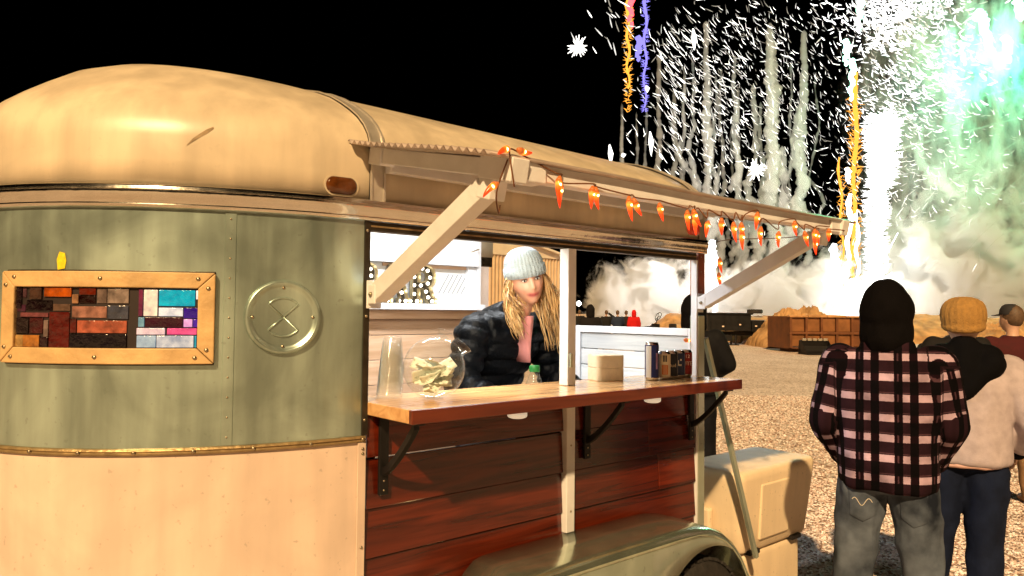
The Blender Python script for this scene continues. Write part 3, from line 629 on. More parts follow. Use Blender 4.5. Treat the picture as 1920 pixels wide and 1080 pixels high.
# inverted cups, nested in a stack
mb = MB(); pr = [(.0435, 0), (.0435, .004), (.041, .0045), (.040, .02), (.0305, .108), (.029, .110), (.0001, .110)]
mb.lathe(pr, 28, cap=False); CUP = mb.mesh('plastic_cup', CLEAR, True)
for i in range(15):
    o = put('plastic_cup', CUP, loc=(1.318+random.uniform(-.001, .001)+i*.0008, .055, 1.3563+i*.0068), rot=(0, 0, i*.7))
    od = ('lowest', 'second', 'third', 'fourth', 'fifth', 'sixth', 'seventh', 'eighth', 'ninth', 'tenth', 'eleventh', 'twelfth', 'thirteenth', 'fourteenth', 'topmost')[i]
    lab = od+' clear plastic cup '+('of' if i in (0, 14) else 'from the bottom of')+' the nested stack beside the tip jar'
    tag(o, lab, 'cup', 'nested plastic cups')
# tip jar: a globe with a wide neck, tilted
JR = .104; jc = Vector((1.425, -.055, 1.3562+JR*.985)); ax = (Vector((.52, -.18, .72))).normalized(); JM = ax.to_track_quat('Z', 'Y').to_matrix()
pr = []
for i in range(3, 27):
    a = -math.pi/2+math.pi*i/30
    if JR*math.cos(a) < .056 and a > 0: break
    pr.append((JR*math.cos(a), JR*math.sin(a)))
pr = [(.0001, -JR), (.012, -JR*.994)]+pr+[(.055, JR*.86), (.054, JR*.93), (.058, JR*.98), (.066, JR*1.10), (.0685, JR*1.12), (.0665, JR*1.135), (.064, JR*1.12)]
inn = []
for i in range(27, 2, -1):
    a = -math.pi/2+math.pi*i/30; r = JR-.004
    if r*math.cos(a) < .053 and a > 0: continue
    inn.append((r*math.cos(a), r*math.sin(a)))
mb = MB(); mb.lathe(pr, 40, JM, jc, cap=False); o = mb.build('tip_jar', GLASS, smooth=True); tag(o, 'round clear glass tip jar tilted sideways, full of banknotes', 'jar')
def bill_mat(i):
    M = bpy.data.materials.new('banknote%d' % i); M.use_nodes = True; n = M.node_tree.nodes; l = M.node_tree.links; p = n['Principled BSDF']
    uvn = n.new('ShaderNodeUVMap'); uvn.uv_map = 'UVMap'
    w = n.new('ShaderNodeTexVoronoi'); w.inputs['Scale'].default_value = 4+i; l.new(uvn.outputs[0], w.inputs[0])
    nz = n.new('ShaderNodeTexNoise'); nz.inputs['Scale'].default_value = 16; nz.inputs['Detail'].default_value = 6; l.new(uvn.outputs[0], nz.inputs[0])
    ad = n.new('ShaderNodeMath'); ad.operation = 'ADD'; l.new(w.outputs['Distance'], ad.inputs[0]); l.new(nz.outputs[0], ad.inputs[1])
    rp = n.new('ShaderNodeValToRGB'); e = rp.color_ramp.elements; e[0].position = .45; e[0].color = (.30, .34, .28, 1); e[1].position = .95; e[1].color = (.76, .84, .80, 1); l.new(ad.outputs[0], rp.inputs[0])
    l.new(rp.outputs[0], p.inputs['Base Color']); p.inputs['Roughness'].default_value = .8; return M
BM = [bill_mat(i) for i in range(3)]
BL = ['crumpled green banknote inside the tip jar', ]
for i in range(16):
    w, h = .098, .042; nx, ny = 10, 5; vs_ = []; k1 = random.uniform(-1, 1)*9; k2 = random.uniform(-1, 1)*5
    for a in range(nx+1):
        for b in range(ny+1):
            u = (a/nx-.5)*w; v = (b/ny-.5)*h; vs_.append((u, v, k1*u*u+k2*u*v+.002*math.sin(a*1.9+i)))
    me = bpy.data.meshes.new('banknote'); me.from_pydata(vs_, [], [(a*(ny+1)+b, (a+1)*(ny+1)+b, (a+1)*(ny+1)+b+1, a*(ny+1)+b+1) for a in range(nx) for b in range(ny)])
    ul = me.uv_layers.new(name='UVMap')
    for lp in me.loops: vi = lp.vertex_index; ul.data[lp.index].uv = ((vi//(ny+1))/nx, (vi % (ny+1))/ny*.6)
    me.materials.append(BM[i % 3]); me.polygons.foreach_set('use_smooth', [True]*len(me.polygons))
    th = i*2.4; rr = .026*math.sqrt((i+.5)/16)*1.3
    o = put('banknote', me, loc=jc+Vector((rr*math.cos(th), rr*math.sin(th), -.055+.0042*i)), rot=(random.uniform(-1.2, 1.2), random.uniform(-.6, .6), random.uniform(0, 6.28)))
    s_ = o.modifiers.new('s', 'SOLIDIFY'); s_.thickness = .0005
    tag(o, 'crumpled green banknote lying in the heap inside the tip jar', 'banknote', 'banknotes in the tip jar')
# bottle with green cap on the work shelf
bt = thing('juice_bottle', 'clear bottle with green cap standing behind the counter', 'bottle', (2.115, .20, 1.2252))
mb = MB(); mb.lathe([(.0001, 0), (.036, 0), (.040, .008), (.040, .06), (.036, .075), (.040, .09), (.038, .115), (.026, .150), (.020, .165), (.0185, .185)], 28, cap=False); mb.build('bottle_body', GLASS, bt, smooth=True)
mb = MB(); mb.lathe([(.0205, .172), (.0215, .174), (.0215, .196), (.019, .199), (.0001, .1995), (.0001, .1725)], 24)
for i in range(24):
    a = i/24*2*math.pi; mb.box(.0210, .0225, -.0012, .0012, .175, .195, Matrix.Rotation(a, 4, 'Z'))
mb.build('bottle_cap', mat('green_cap', (.02, .20, .05), .4, var=.1), bt, auto=40)
# napkins
npk = thing('napkin_stack', 'cream stack of paper napkins on the counter beside the cans', 'napkins', (2.42, .075, 1.3562), R_(-20))
for i in range(2):
    mb = MB(); q = random.uniform(-.0015, .0015); z = i*.055; hw = .066; rr = .02; poly = []
    for cx, cy, a0 in ((hw-rr, .055-rr, 0), (-hw+rr, .055-rr, 90), (-hw+rr, -.055+rr, 180), (hw-rr, -.055+rr, 270)):
        for k in range(5): a = R_(a0+k*22.5); poly.append((cx+rr*math.cos(a)+q, cy+rr*math.sin(a)+q))
    mb.prism(poly, z, z+.0548, lambda u, v, d: (u, v, d)); mb.build('napkin_bundle', mat('napkin_paper', (.80, .70, .52), .9, var=.08, vscale=30, bump=.15, bscale=80), npk, bevel=.003)
# drink cans
SILV = mat('can_metal', (.75, .74, .72), .22, 1, var=.05)
def can(x, y, h, col, label, bands=(), txt=None, rz=0, r=.0325):
    t = thing('drink_can', label, 'can', (x, y, 1.3563), rz, 'drink cans lined up on the counter')
    cm = mat('can_'+label.split()[0]+label.split()[1], col, .25, .35, var=.08, vscale=12)
    mb = MB(); mb.lathe([(.0001, .006), (.020, .005), (.0245, 0), (.027, .001), (r*.97, .010), (r, .014)], 32, cap=False); mb.build('can_base', SILV, t, smooth=True); mb = MB(); mb.lathe([(r, h-.012), (.027, h-.002), (.0268, h), (.0255, h), (.025, h-.004), (.0001, h-.004)], 32, cap=False); mb.build('can_lid', SILV, t, smooth=True)
    mb = MB(); mb.lathe([(r, .0135), (r+.0001, h*.5), (r, h-.0118)], 36, cap=False); body = mb.build('can_wall', cm, t, smooth=True)
    for (z0, z1, a0, a1, c2, nm) in bands:
        k = MB(); A = [R_(a0+(a1-a0)*i/10) for i in range(11)]
        for zA, zB in ((z0, z1),):
            k.add([((r+.0004)*math.sin(a), -(r+.0004)*math.cos(a), z) for z in (zA, zB) for a in A], [(i, i+1, 12+i, 11+i) for i in range(10)])
        k.build(nm, mat('print_'+str(c2), c2, .3, .2, var=.05), t, smooth=True)
    if txt:
        for (s, z, size, c2, a) in txt:
            me = text_mesh(s, size); cc = coords(me); th = cc[:, 0]/r+R_(a)
            setco(me, np.stack([(r+.0008)*np.sin(th), -(r+.0008)*np.cos(th), cc[:, 1]+z], 1)); me.materials.clear(); me.materials.append(mat('ink_'+str(c2), c2, .4, var=0)); put('can_print', me, t)
    return t
CV = R_(-38)   # fronts face the yard
can(2.580, -.050, .166, (.018, .030, .16), 'tall navy and silver can at the near end of the row', [(.0135, .150, -70, -18, (.72, .70, .66), 'print_panel'), (.05, .12, 22, 40, (.40, .25, .5), 'print_panel')], None, CV, .0305)
can(2.652, -.056, .124, (.78, .68, .50), 'cream can with an orange striped roundel beside the tall can', [(.024, .066, -24, 24, (.55, .16, .03), 'print_panel'), (.080, .108, -16, -2, (.03, .03, .04), 'print_panel'), (.080, .108, 2, 16, (.03, .03, .04), 'print_panel'), (.026, .064, -9, -6, (.9, .8, .6), 'print_panel'), (.026, .064, 6, 9, (.9, .8, .6), 'print_panel')], None, CV)
can(2.722, -.044, .124, (.012, .014, .03), 'black can lettered Bud in the middle of the row', [], [('Bud', .060, .021, (.85, .78, .6), 0)], CV)
can(2.792, -.032, .124, (.02, .035, .11), 'dark blue can with a white bracket mark near the red can', [(.055, .062, -18, 14, (.9, .9, .92), 'print_panel'), (.055, .080, -18, -8, (.9, .9, .92), 'print_panel'), (.078, .086, 2, 14, (.9, .9, .92), 'print_panel')], None, CV)
can(2.862, -.020, .124, (.28, .014, .016), 'red can with white block lettering at the far end of the row', [], [('LITE', .062, .026, (.92, .88, .84), 4), ('12', .095, .022, (.92, .88, .84), 4)], CV)

# chilli pepper light string
ST = thing('chili_light_string', 'string of glowing red chili pepper lights along the awning edge', 'string lights', (2.0, -.70, 1.95), world=True)
PEP = mat('pepper_plastic', (.75, .07, .012), .22, var=.25, vscale=40, emit=1.35, emitc=(1, .11, .012), coat=.4)
def glow(M):
    """the lens glows yellow round its bulb and red at the tip"""
    n = M.node_tree.nodes; l = M.node_tree.links; tc = n.new('ShaderNodeTexCoord'); sp = n.new('ShaderNodeSeparateXYZ'); l.new(tc.outputs['Object'], sp.inputs[0]); mr = n.new('ShaderNodeMapRange'); mr.inputs[1].default_value = -.062; mr.inputs[2].default_value = .0; l.new(sp.outputs[2], mr.inputs[0])
    rp = n.new('ShaderNodeValToRGB'); e = rp.color_ramp.elements; e[0].position = 0; e[0].color = (.45, .010, .002, 1); e[1].position = 1; e[1].color = (.75, .05, .006, 1)
    for p_, c_ in ((.45, (.85, .035, .004, 1)), (.66, (1.0, .16, .012, 1)), (.80, (1.0, .42, .05, 1)), (.92, (.95, .15, .012, 1))): q_ = e.new(p_); q_.color = c_
    l.new(mr.outputs[0], rp.inputs[0]); p = n['Principled BSDF']; l.new(rp.outputs[0], p.inputs['Emission Color'])
glow(PEP)
HOT = emis('pepper_bulb', (1, .55, .14), 14, True)
CALX = mat('pepper_cap', (.42, .10, .03), .4, emit=.3, emitc=(1, .25, .03), var=.1)
mb = MB(); pts = []; rad = []
for i in range(12):
    t = i/11; pts.append((.012*t*t*1.2, 0, -.062*t)); rad.append(.0105*(1-t)**.6*(1 if t > .08 else .85)+.0004)
mb.tube(pts, rad, 12); PEPM = mb.mesh('pepper', PEP, True)
mb = MB(); mb.tube([(0, 0, .016), (0, 0, .006), (0, 0, -.002)], [.004, .0085, .0112], 10); CALM = mb.mesh('cap', CALX, True)
mb = MB(); mb.ellipsoid((.0006, -.0025, -.0135), .0065, .0088, .0065, 12, 8); HOTM = mb.mesh('bulb', HOT, True)
PP = [(1.063, 1.958, -60), (1.174, 2.05, -80), (1.221, 2.054, 80), (1.353, 1.994, -20), (1.361, 1.981, -8), (1.484, 1.984, -5), (1.496, 1.982, 4), (1.64, 1.971, -5), (1.664, 1.97, 35), (1.778, 1.969, 0), (1.921, 1.96, -8), (1.949, 1.966, 15), (1.966, 1.95, -20), (2.024, 1.938, -35), (2.102, 1.952, 18), (2.183, 1.945, -5), (2.222, 1.948, 10), (2.235, 1.92, -15), (2.33, 1.994, -10), (2.357, 1.944, -5), (2.472, 1.938, -10), (2.594, 1.987, 5), (2.658, 1.952, 22), (2.724, 1.965, -5), (2.766, 1.964, 5), (2.744, 1.933, 0), (2.852, 1.979, 20)]
cordp = [Vector((1.20, -.715, 1.96)), Vector((1.185, -.715, 2.03)), Vector((1.20, -.70, 2.058)), Vector((1.25, -.70, 2.045)), Vector((1.33, -.708, 2.02))]
for i, (x, z, a) in enumerate(PP):
    yy = -.705-random.uniform(0, .012); x = max(x, 1.14)
    rot = (random.uniform(-.15, .15), -R_(a), random.uniform(-.4, .4))
    p = put('pepper', PEPM, ST, loc=(x, yy, z), rot=rot); p.scale = (.9, .9, random.uniform(.72, .95))
    put('cap', CALM, p); put('bulb', HOTM, p)
    if i > 2: cordp += [Vector((x-.006, yy, z+.018)), Vector((x+.03, -.698, max(z+.012, 1.985)+random.uniform(-.004, .012)))]
def smoothpath(P, n=5):
    out = []
    for i in range(len(P)-1):
        a = P[max(0, i-1)]; b = P[i]; c = P[i+1]; d = P[min(len(P)-1, i+2)]
        for k in range(n):
            t = k/n; out.append(.5*((2*b)+(c-a)*t+(2*a-5*b+4*c-d)*t*t+(3*b-a-3*c+d)*t**3))
    return out+[P[-1]]
CORD = mat('light_cord', (.16, .06, .02), .5, var=.1)
mb = MB(); mb.tube(smoothpath(cordp), .0022, 6); mb.build('cord', CORD, ST, smooth=True)
mb = MB(); mb.tube(smoothpath([Vector((2.85, -.70, 1.99)), Vector((2.99, -.70, 1.99)), Vector((3.06, -.40, 1.99)), Vector((3.085, -.06, 2.0)), Vector((3.08, -.05, 1.93)), Vector((3.085, -.05, 1.85)), Vector((3.08, -.04, 1.80))]), .0022, 6); mb.build('cord', CORD, ST, smooth=True)
mb = MB(); mb.tube(smoothpath([Vector((1.19, -.70, 2.03)), Vector((1.18, -.67, 1.95)), Vector((1.22, -.63, 1.905)), Vector((1.25, -.60, 1.93))]), .0022, 6); mb.build('cord', CORD, ST, smooth=True)
for x, y, z, a in ((3.085, -.058, 1.905, 5), (3.078, -.058, 1.832, 8), (2.965, .05, 1.520, 80)):
    p = put('pepper', PEPM, ST, loc=(x, y, z), rot=(0, -R_(a), 0)); put('cap', CALM, p); put('bulb', HOTM, p)

# moulded plastic cabinet behind the fender
CB = thing('plastic_cabinet', 'cream moulded plastic cabinet with rounded corners standing on the gravel', 'cabinet', (3.85, .26, 0), R_(0))
PLAS = scuffed((.80, .66, .47), 'moulded_plastic', .5, 0, .12, .1)
def rbox(w0, d0, w1, d1, z0, z1, r, n=5):
    def rg(w, d, z, r):
        L = []
        for cx, cy, a0 in ((w/2-r, d/2-r, 0), (-w/2+r, d/2-r, 90), (-w/2+r, -d/2+r, 180), (w/2-r, -d/2+r, 270)):
            for k in range(n): a = R_(a0+k*90/(n-1)); L.append((cx+r*math.cos(a), cy+r*math.sin(a), z))
        return L
    k = MB(); e = .03
    k.loft([rg(w0-e, d0-e, z0, r*.7), rg(w0, d0, z0+.02, r)]+[rg(w0+(w1-w0)*t, d0+(d1-d0)*t, z0+(z1-z0)*t, r) for t in (.3, .6, .88)]+[rg(w1-.01, d1-.01, z1-.018, r), rg(w1-.035, d1-.035, z1-.004, r*.8), rg(w1-.09, d1-.09, z1, r*.5)]); return k
rbox(.70, .36, .84, .42, .375, .815, .06).build('cabinet_top', PLAS, CB, smooth=True, auto=50)
rbox(.60, .32, .60, .32, .0, .372, .04).build('cabinet_base', PLAS, CB, smooth=True, auto=50)
mb = MB(); mb.prism([(-.196, .43), (-.212, .73), (-.19, .73), (-.17, .43)], -.20, .10, lambda u, v, d: (d, u, v)); mb.build('raised_panel', PLAS, CB, bevel=.008)
for x in (-.24, .20): mb = MB(); mb.box(x-.05, x+.05, -.192, -.15, .362, .388); mb.build('drain_slot', BLACKM, CB, bevel=.004)
for z in (.66, .53): mb = MB(); mb.box(.395, .43, -.06, -.02, z-.02, z+.02, Matrix.Rotation(.1, 4, 'Z')); mb.build('latch', WHITEP, CB, bevel=.006)
mb = MB(); mb.box(-.425, -.385, -.03, .03, .44, .60); mb.build('side_handle', PLAS, CB, bevel=.012)
# ================================================================== people
def segd(P, a, b):
    a = np.array(a, float); b = np.array(b, float); d = b-a; L = max(d@d, 1e-9)
    t = np.clip(((P-a)@d)/L, 0, 1); q = a+t[:, None]*d; return np.linalg.norm(P-q, axis=1), t, math.sqrt(L)
def fold(me, amp, sc=(7, 7, 3.5), seed=0, ridged=True):
    P = coords(me); N = normals(me); out = np.empty(len(P))
    for i, p in enumerate(P):
        v = mnoise.noise((p[0]*sc[0]+seed, p[1]*sc[1], p[2]*sc[2]))
        v2 = mnoise.noise((p[0]*sc[0]*2.6+seed, p[1]*sc[1]*2.6+3, p[2]*sc[2]*2.6))
        out[i] = ((1-2*abs(v)) if ridged else v)*.7+v2*.4
    setco(me, P+N*(out*amp)[:, None])
def head_mesh(mb, c, M, s=1.0, ns=72, nr=54):
    """head with brow, sockets, nose, lips, chin and ears; M turns it, c is its centre; local y is forward"""
    c = Vector(c); rings = []
    for i in range(nr+1):
        a = -math.pi/2+math.pi*i/nr; q = max(.004, math.cos(a)); ring = []
        for j in range(ns):
            t = 2*math.pi*j/ns; x = .074*q*math.cos(t); y = .092*q*math.sin(t); z = .115*math.sin(a)
            low = max(0, -z/.115)
            x *= 1-.30*low**1.6
            if y > 0:
                y *= .93
                if z < -.02: y += .018*low*(1 if abs(x) < .05 else .3)
                g_ = lambda sx, sz, cx, cz: math.exp(-((abs(x)-cx)/sx)**2-((z-cz)/sz)**2)
                F_ = min(1, y/.04)
                y += F_*(.024*math.exp(-(x/.0105)**2)*math.exp(-((z+.026)/.017)**2)+.010*math.exp(-(x/.009)**2)*math.exp(-((z+.002)/.02)**2))
                y -= F_*.013*g_(.015, .011, .031, .008)
                y += F_*.005*g_(.022, .007, .030, .030)
                y += F_*.006*g_(.018, .02, .040, -.028)
                y += F_*(.007*math.exp(-(x/.020)**2-((z+.056)/.0055)**2)+.006*math.exp(-(x/.017)**2-((z+.067)/.006)**2)-.003*math.exp(-(x/.03)**2-((z+.0615)/.002)**2))
                y += F_*.010*math.exp(-(x/.022)**2-((z+.096)/.014)**2)
            ring.append(c+M @ (Vector((x, y, z))*s))
        rings.append(ring)
    mb.loft(rings)
    for sx in (-1, 1): mb.ellipsoid(c+M @ (Vector((sx*.074, -.008, -.004))*s), .009*s, .018*s, .030*s, 10, 6, M)
def hand(mb, w, d, nrm, side, s=1.0, curl=.5):
    """palm and five unequal bent fingers; w wrist, d pointing direction, nrm back of the hand"""
    w = Vector(w); d = Vector(d).normalized(); nrm = Vector(nrm); nrm = (nrm-d*nrm.dot(d)).normalized(); x = d.cross(nrm)*side
    for k in (-.022, -.007, .008, .022): mb.capsule(w+d*.012*s+x*k*.7*s, .013*s, w+d*.085*s+x*k*s, .0115*s, 10, 3)
    for k, L in ((-.027, .068), (-.009, .078), (.009, .074), (.026, .058)):
        p = w+d*.088*s+x*k*s; a = 0; dd = d.copy(); r = .0088*s
        for seg in range(3):
            dd = (dd*math.cos(curl)-nrm*math.sin(curl)).normalized() if seg else (d*math.cos(curl*.5)-nrm*math.sin(curl*.5)).normalized()
            if seg == 2: dd = (d*math.cos(curl*1.6)-nrm*math.sin(curl*1.6)).normalized()
            q = p+dd*L*s*(.45, .32, .23)[seg]; mb.capsule(p, r, q, r*.93, 9, 3); p = q; r *= .93
    p = w+d*.028*s-x*.026*s; q = p+(d*.7-x*.75-nrm*.2).normalized()*.04*s; mb.capsule(p, .013*s, q, .0105*s, 9, 3); mb.capsule(q, .0105*s, q+(d*.9-x*.25-nrm*.3).normalized()*.030*s, .0088*s, 9, 3)
def rotm(yaw=0, pitch=0, tilt=0):
    return (Matrix.Rotation(R_(yaw), 3, 'Z') @ Matrix.Rotation(R_(pitch), 3, 'X') @ Matrix.Rotation(R_(tilt), 3, 'Y'))
JD = dict(pelvis=(0, 0, .93), chest=(0, 0, 1.25), neck=(0, -.015, 1.46), head=(0, .015, 1.625),
          shR=(.185, -.01, 1.40), elR=(.25, -.03, 1.13), wrR=(.25, .06, .89), shL=(-.185, -.01, 1.40), elL=(-.25, -.03, 1.13), wrL=(-.25, .06, .89),
          hipR=(.09, 0, .90), knR=(.105, .02, .49), anR=(.12, -.02, .085), hipL=(-.09, 0, .90), knL=(-.105, .02, .49), anL=(-.12, -.02, .085))
def spine(J, f):
    P = [Vector(J['pelvis']), Vector(J['chest']), Vector(J['neck'])]
    if f < 0: return P[0]+(P[0]-P[1])*(-f)
    return P[0].lerp(P[1], f/.6) if f < .6 else P[1].lerp(P[2], (f-.6)/.4)
def torso(mb, J, rows, n=26):
    rings = []
    for f, rx, ry, dy in rows:
        c = spine(J, f); d = (spine(J, f+.05)-spine(J, f-.05)).normalized(); x = Vector((1, 0, 0)); s_ = (Vector(J['shR'])-Vector(J['shL'])); 
        if s_.length > 0 and f > .3: x = x.lerp(s_.normalized(), min(1, (f-.3)/.4)).normalized()
        y = d.cross(x); c = c+y*dy
        rings.append([c+x*rx*math.copysign(abs(math.cos(t))**.85, math.cos(t))+y*ry*math.copysign(abs(math.sin(t))**.85, math.sin(t)) for t in (2*math.pi*i/n for i in range(n))])
    mb.loft(rings)
def person(label, loc, face, J=None, s=1.0, jacket=(.1, .1, .1), trousers=(.05, .06, .1), shoes=(.03, .03, .03), skin=(.55, .34, .25), voxel=.014, fat=1.0, hair=(.10, .06, .035),
           headgear=None, puffer=False, hem=-.02, headrot=(0, 0, 0), jmat=None, extra=None, group=None, foldamp=.006, name='person', hands=True, tmat=None, body_fn=None, sleeve=1.0, feet=True):
    Jn = {k: Vector(v) for k, v in {**JD, **(J or {})}.items()}
    t = thing(name, label, 'person', loc, math.atan2(face[1], face[0])-math.pi/2, group)
    t.scale = (s, s, s)
    HM = rotm(*headrot)
    # one continuous body
    b = MB(); head_mesh(b, Jn['head'], HM, 1, 72 if voxel < .01 else 40, 54 if voxel < .01 else 30)
    b.capsule(Jn['neck']-Vector((0, 0, .05)), .055, Jn['head']+HM @ Vector((0, -.02, -.05)), .048)
    torso(b, Jn, [(-.15, .12, .09, 0), (0, .15*fat, .105*fat, 0), (.3, .125*fat, .09*fat, 0), (.6, .15*fat, .10*fat, 0), (.85, .15, .085, 0), (1, .06, .055, 0)])
    for q, sd in (('R', 1), ('L', -1)):
        sh, el, wr = Jn['sh'+q], Jn['el'+q], Jn['wr'+q]
        b.capsule(sh, .050, el, .040); b.capsule(el, .040, wr, .028)
        if hands: hand(b, wr, wr-el, Vector((sd, 0, .3)), sd)
        hp, kn, an = Jn['hip'+q], Jn['kn'+q], Jn['an'+q]
        b.capsule(hp, .082*fat, kn, .056); b.capsule(kn, .055, an, .036)
        b.capsule(an-Vector((0, .02, .035)), .036, an+Vector((sd*.02, .15, -.05)), .030)
    me = remesh(b, voxel, 2 if voxel < .01 else 3)
    if body_fn: body_fn(me, Jn, HM)
    else: me.materials.append(mat('skin%s' % (skin,), skin, .5, var=.06, vscale=30, sss=.08))
    body = put('body', me, t)
    # trousers
    p = MB(); torso(p, Jn, [(-.16, .12, .09, 0), (-.05, .160*fat, .125*fat, 0), (.05, .168*fat, .125*fat, 0), (.18, .155*fat, .115*fat, 0)])
    for q in 'RL':
        hp, kn, an = Jn['hip'+q], Jn['kn'+q], Jn['an'+q]
        p.capsule(hp-Vector((0, 0, .02)), .094*fat, kn, .072*fat); p.capsule(kn, .072*fat, an+Vector((0, .0, .0)), .058*fat)
    me = remesh(p, voxel*1.0, 3); fold(me, foldamp*1.1, (9, 9, 5), 3)
    me.materials.append(tmat or mat('trouser%s' % (trousers,), trousers, .9, var=.3, vscale=14, bump=.15, bscale=200, spec=.12)); put('trousers', me, t)
    # jacket
    k = MB()
    torso(k, Jn, [(hem-.02, .155*fat, .118*fat, 0), (hem, .178*fat, .138*fat, 0), (.15, .180*fat, .140*fat, 0), (.35, .178*fat, .135*fat, 0), (.6, .190*fat, .135*fat, 0), (.8, .19*fat, .125*fat, 0), (.93, .13, .10, 0), (1.04, .078, .078, 0)])
    for q in 'RL':
        sh, el, wr = Jn['sh'+q], Jn['el'+q], Jn['wr'+q]; wr2 = el.lerp(wr, sleeve)
        k.capsule(Vector(Jn['neck']).lerp(sh, .45)-Vector((0, 0, .045)), .062, sh, .076*fat**.5)
        k.capsule(sh, .078*fat**.5, el, .066*fat**.5); k.capsule(el, .066*fat**.5, wr2, .050)
    if extra: extra(k, Jn)
    me = remesh(k, voxel, 3)
    if puffer:
        P = coords(me); N = normals(me); best = np.full(len(P), 9.); ph = np.zeros(len(P))
        for a_, b_, r in ((Jn['pelvis'], Jn['chest'], .15), (Jn['chest'], Jn['neck'], .15)):
            d_, t_, L_ = segd(P, a_, b_); d_ = d_-r; c = d_ < best; best[c] = d_[c]; ph[c] = (P[:, 2]/.075)[c]
        for q in 'RL':
            acc = 0
            for a_, b_, r in ((Jn['sh'+q], Jn['el'+q], .07), (Jn['el'+q], Jn['wr'+q], .058)):
                d_, t_, L_ = segd(P, a_, b_); d_ = d_-r; c = d_ < best; best[c] = d_[c]; ph[c] = ((acc+t_*L_)/.062)[c]; acc += L_
        setco(me, P+N*(.017*np.abs(np.sin(math.pi*ph))**.6-.006)[:, None])
        fold(me, .004, (14, 14, 14), 5)
    else: fold(me, foldamp, (6, 6, 3.2), 1)
    if jmat == 'plaid': plaid_uv(me, Jn); me.materials.append(PLAID)
    else: me.materials.append(jmat or mat('jacket%s' % (jacket,), jacket, .85, var=.15, vscale=20, bump=.1, bscale=150, spec=.2))
    put('jacket', me, t)
    if feet:
        for q, sd in (('R', 1), ('L', -1)):
            an = Jn['an'+q]; f = MB(); f.capsule(an-Vector((0, .035, .040)), .044, an+Vector((sd*.02, .06, -.043)), .044); f.capsule(an+Vector((sd*.01, .05, -.045)), .044, an+Vector((sd*.025, .165, -.052)), .034); f.capsule(an+Vector((0, 0, .03)), .052, an-Vector((0, .01, .03)), .05)
            me = remesh(f, max(.01, voxel), 2); P = coords(me); P[:, 2] = np.maximum(P[:, 2], .002); setco(me, P)
            me.materials.append(mat('shoe%s' % (shoes,), shoes, .6, var=.2)); put('shoe', me, t)
    hd = Jn['head']
    if headgear and headgear[0] == 'hood':
        h = MB(); h.ellipsoid(hd+HM @ Vector((0, -.022, .022)), .108, .125, .142, 28, 18, HM); h.capsule(hd+HM @ Vector((0, -.026, -.04)), .106, Jn['neck']+Vector((0, -.0, .055)), .108)
        c_ = MB(); me = remesh(h, max(voxel*.8, .008), 4)
        # face opening
        P = coords(me); loc_ = (P-np.array(hd))@np.array(HM); fr_ = (loc_[:, 1] > .05) & (np.abs(loc_[:, 0]) < .075) & (loc_[:, 2] < .085) & (loc_[:, 2] > -.13)
        bm = bmesh.new(); bm.from_mesh(me); bm.verts.ensure_lookup_table(); bmesh.ops.delete(bm, geom=[bm.verts[i] for i in np.nonzero(fr_)[0]], context='VERTS'); bm.to_mesh(me); bm.free()
        fold(me, .010, (9, 9, 6), 8); me.materials.append(mat('hood%s' % (headgear[1],), headgear[1], .95, var=.2, vscale=20, bump=.2, bscale=150, spec=.08)); o_ = put('hood', me, t); s_ = o_.modifiers.new('s', 'SOLIDIFY'); s_.thickness = .006
    if headgear and headgear[0] == 'cap':
        h = MB(); h.lathe([(.0001, .138), (.035, .136), (.065, .118), (.083, .085), (.088, .045), (.086, .04), (.0001, .045)], 28, HM, hd); h.loft([[hd+HM @ Vector((.07*math.sin(a), .07+.09*math.cos(a)*k_, .045-.01*k_)) for a in [R_(-80+16*i) for i in range(11)]]+[hd+HM @ Vector((.07*math.sin(a), .07+.09*math.cos(a)*k_, .038-.01*k_)) for a in [R_(80-16*i) for i in range(11)]] for k_ in (0, .5, 1)]); h.build('cap', mat('cap%s' % (headgear[1],), headgear[1], .8, var=.1), t, smooth=True, auto=40)
    if headgear and headgear[0] == 'beanie':
        bs = headgear[4] if len(headgear) > 4 else 1
        h = MB(); rings = []; N_ = 132
        up_ = 1.0; ribs = headgear[2]
        SL = len(headgear) > 4
        for z, r, cuff in ((-.02, .083, 0), (-.012, .090, 0), (.006, .094, 0), (.012, .0905, 0), (.03, .0955, 0), (.055, .098, 0), (.082, .096, 0), (.105, .088, 0), (.124, .075, 0), (.138, .056, 0), (.147, .034, 0), (.150, .006, 0)) if SL else ((.020, .094, 1), (.024, .101, 1), (.045, .103, 1), (.068, .100, 1), (.072, .094, 0), (.085, .0935, 0), (.105, .088, 0), (.122, .079, 0), (.137, .066, 0), (.148, .048, 0), (.155, .026, 0), (.157, .004, 0)):
            ring = []
            for j in range(N_):
                a = 2*math.pi*j/N_; w = 1+headgear[3]*math.sin(a*ribs)*(1 if r > .02 else .2)+(.07*math.cos(a*7+1)*max(0, min(1, (z-.09)/.04)) if SL else 0); rr_ = r*w*bs
                ring.append(hd+HM @ Vector((rr_*math.cos(a)*.96, -.012+rr_*1.08*math.sin(a), z-.012*math.sin(a)*0+(.012*math.cos(a*1) if False else 0)-.018*max(0, -math.sin(a))*(1 if z < .06 else 0))))
            rings.append(ring)
        h.loft(rings, cap=True); h.build('knit_hat', mat('knit%s' % (headgear[1],), headgear[1], .9, var=.15, vscale=50, bump=.6, bscale=220), t, smooth=True)
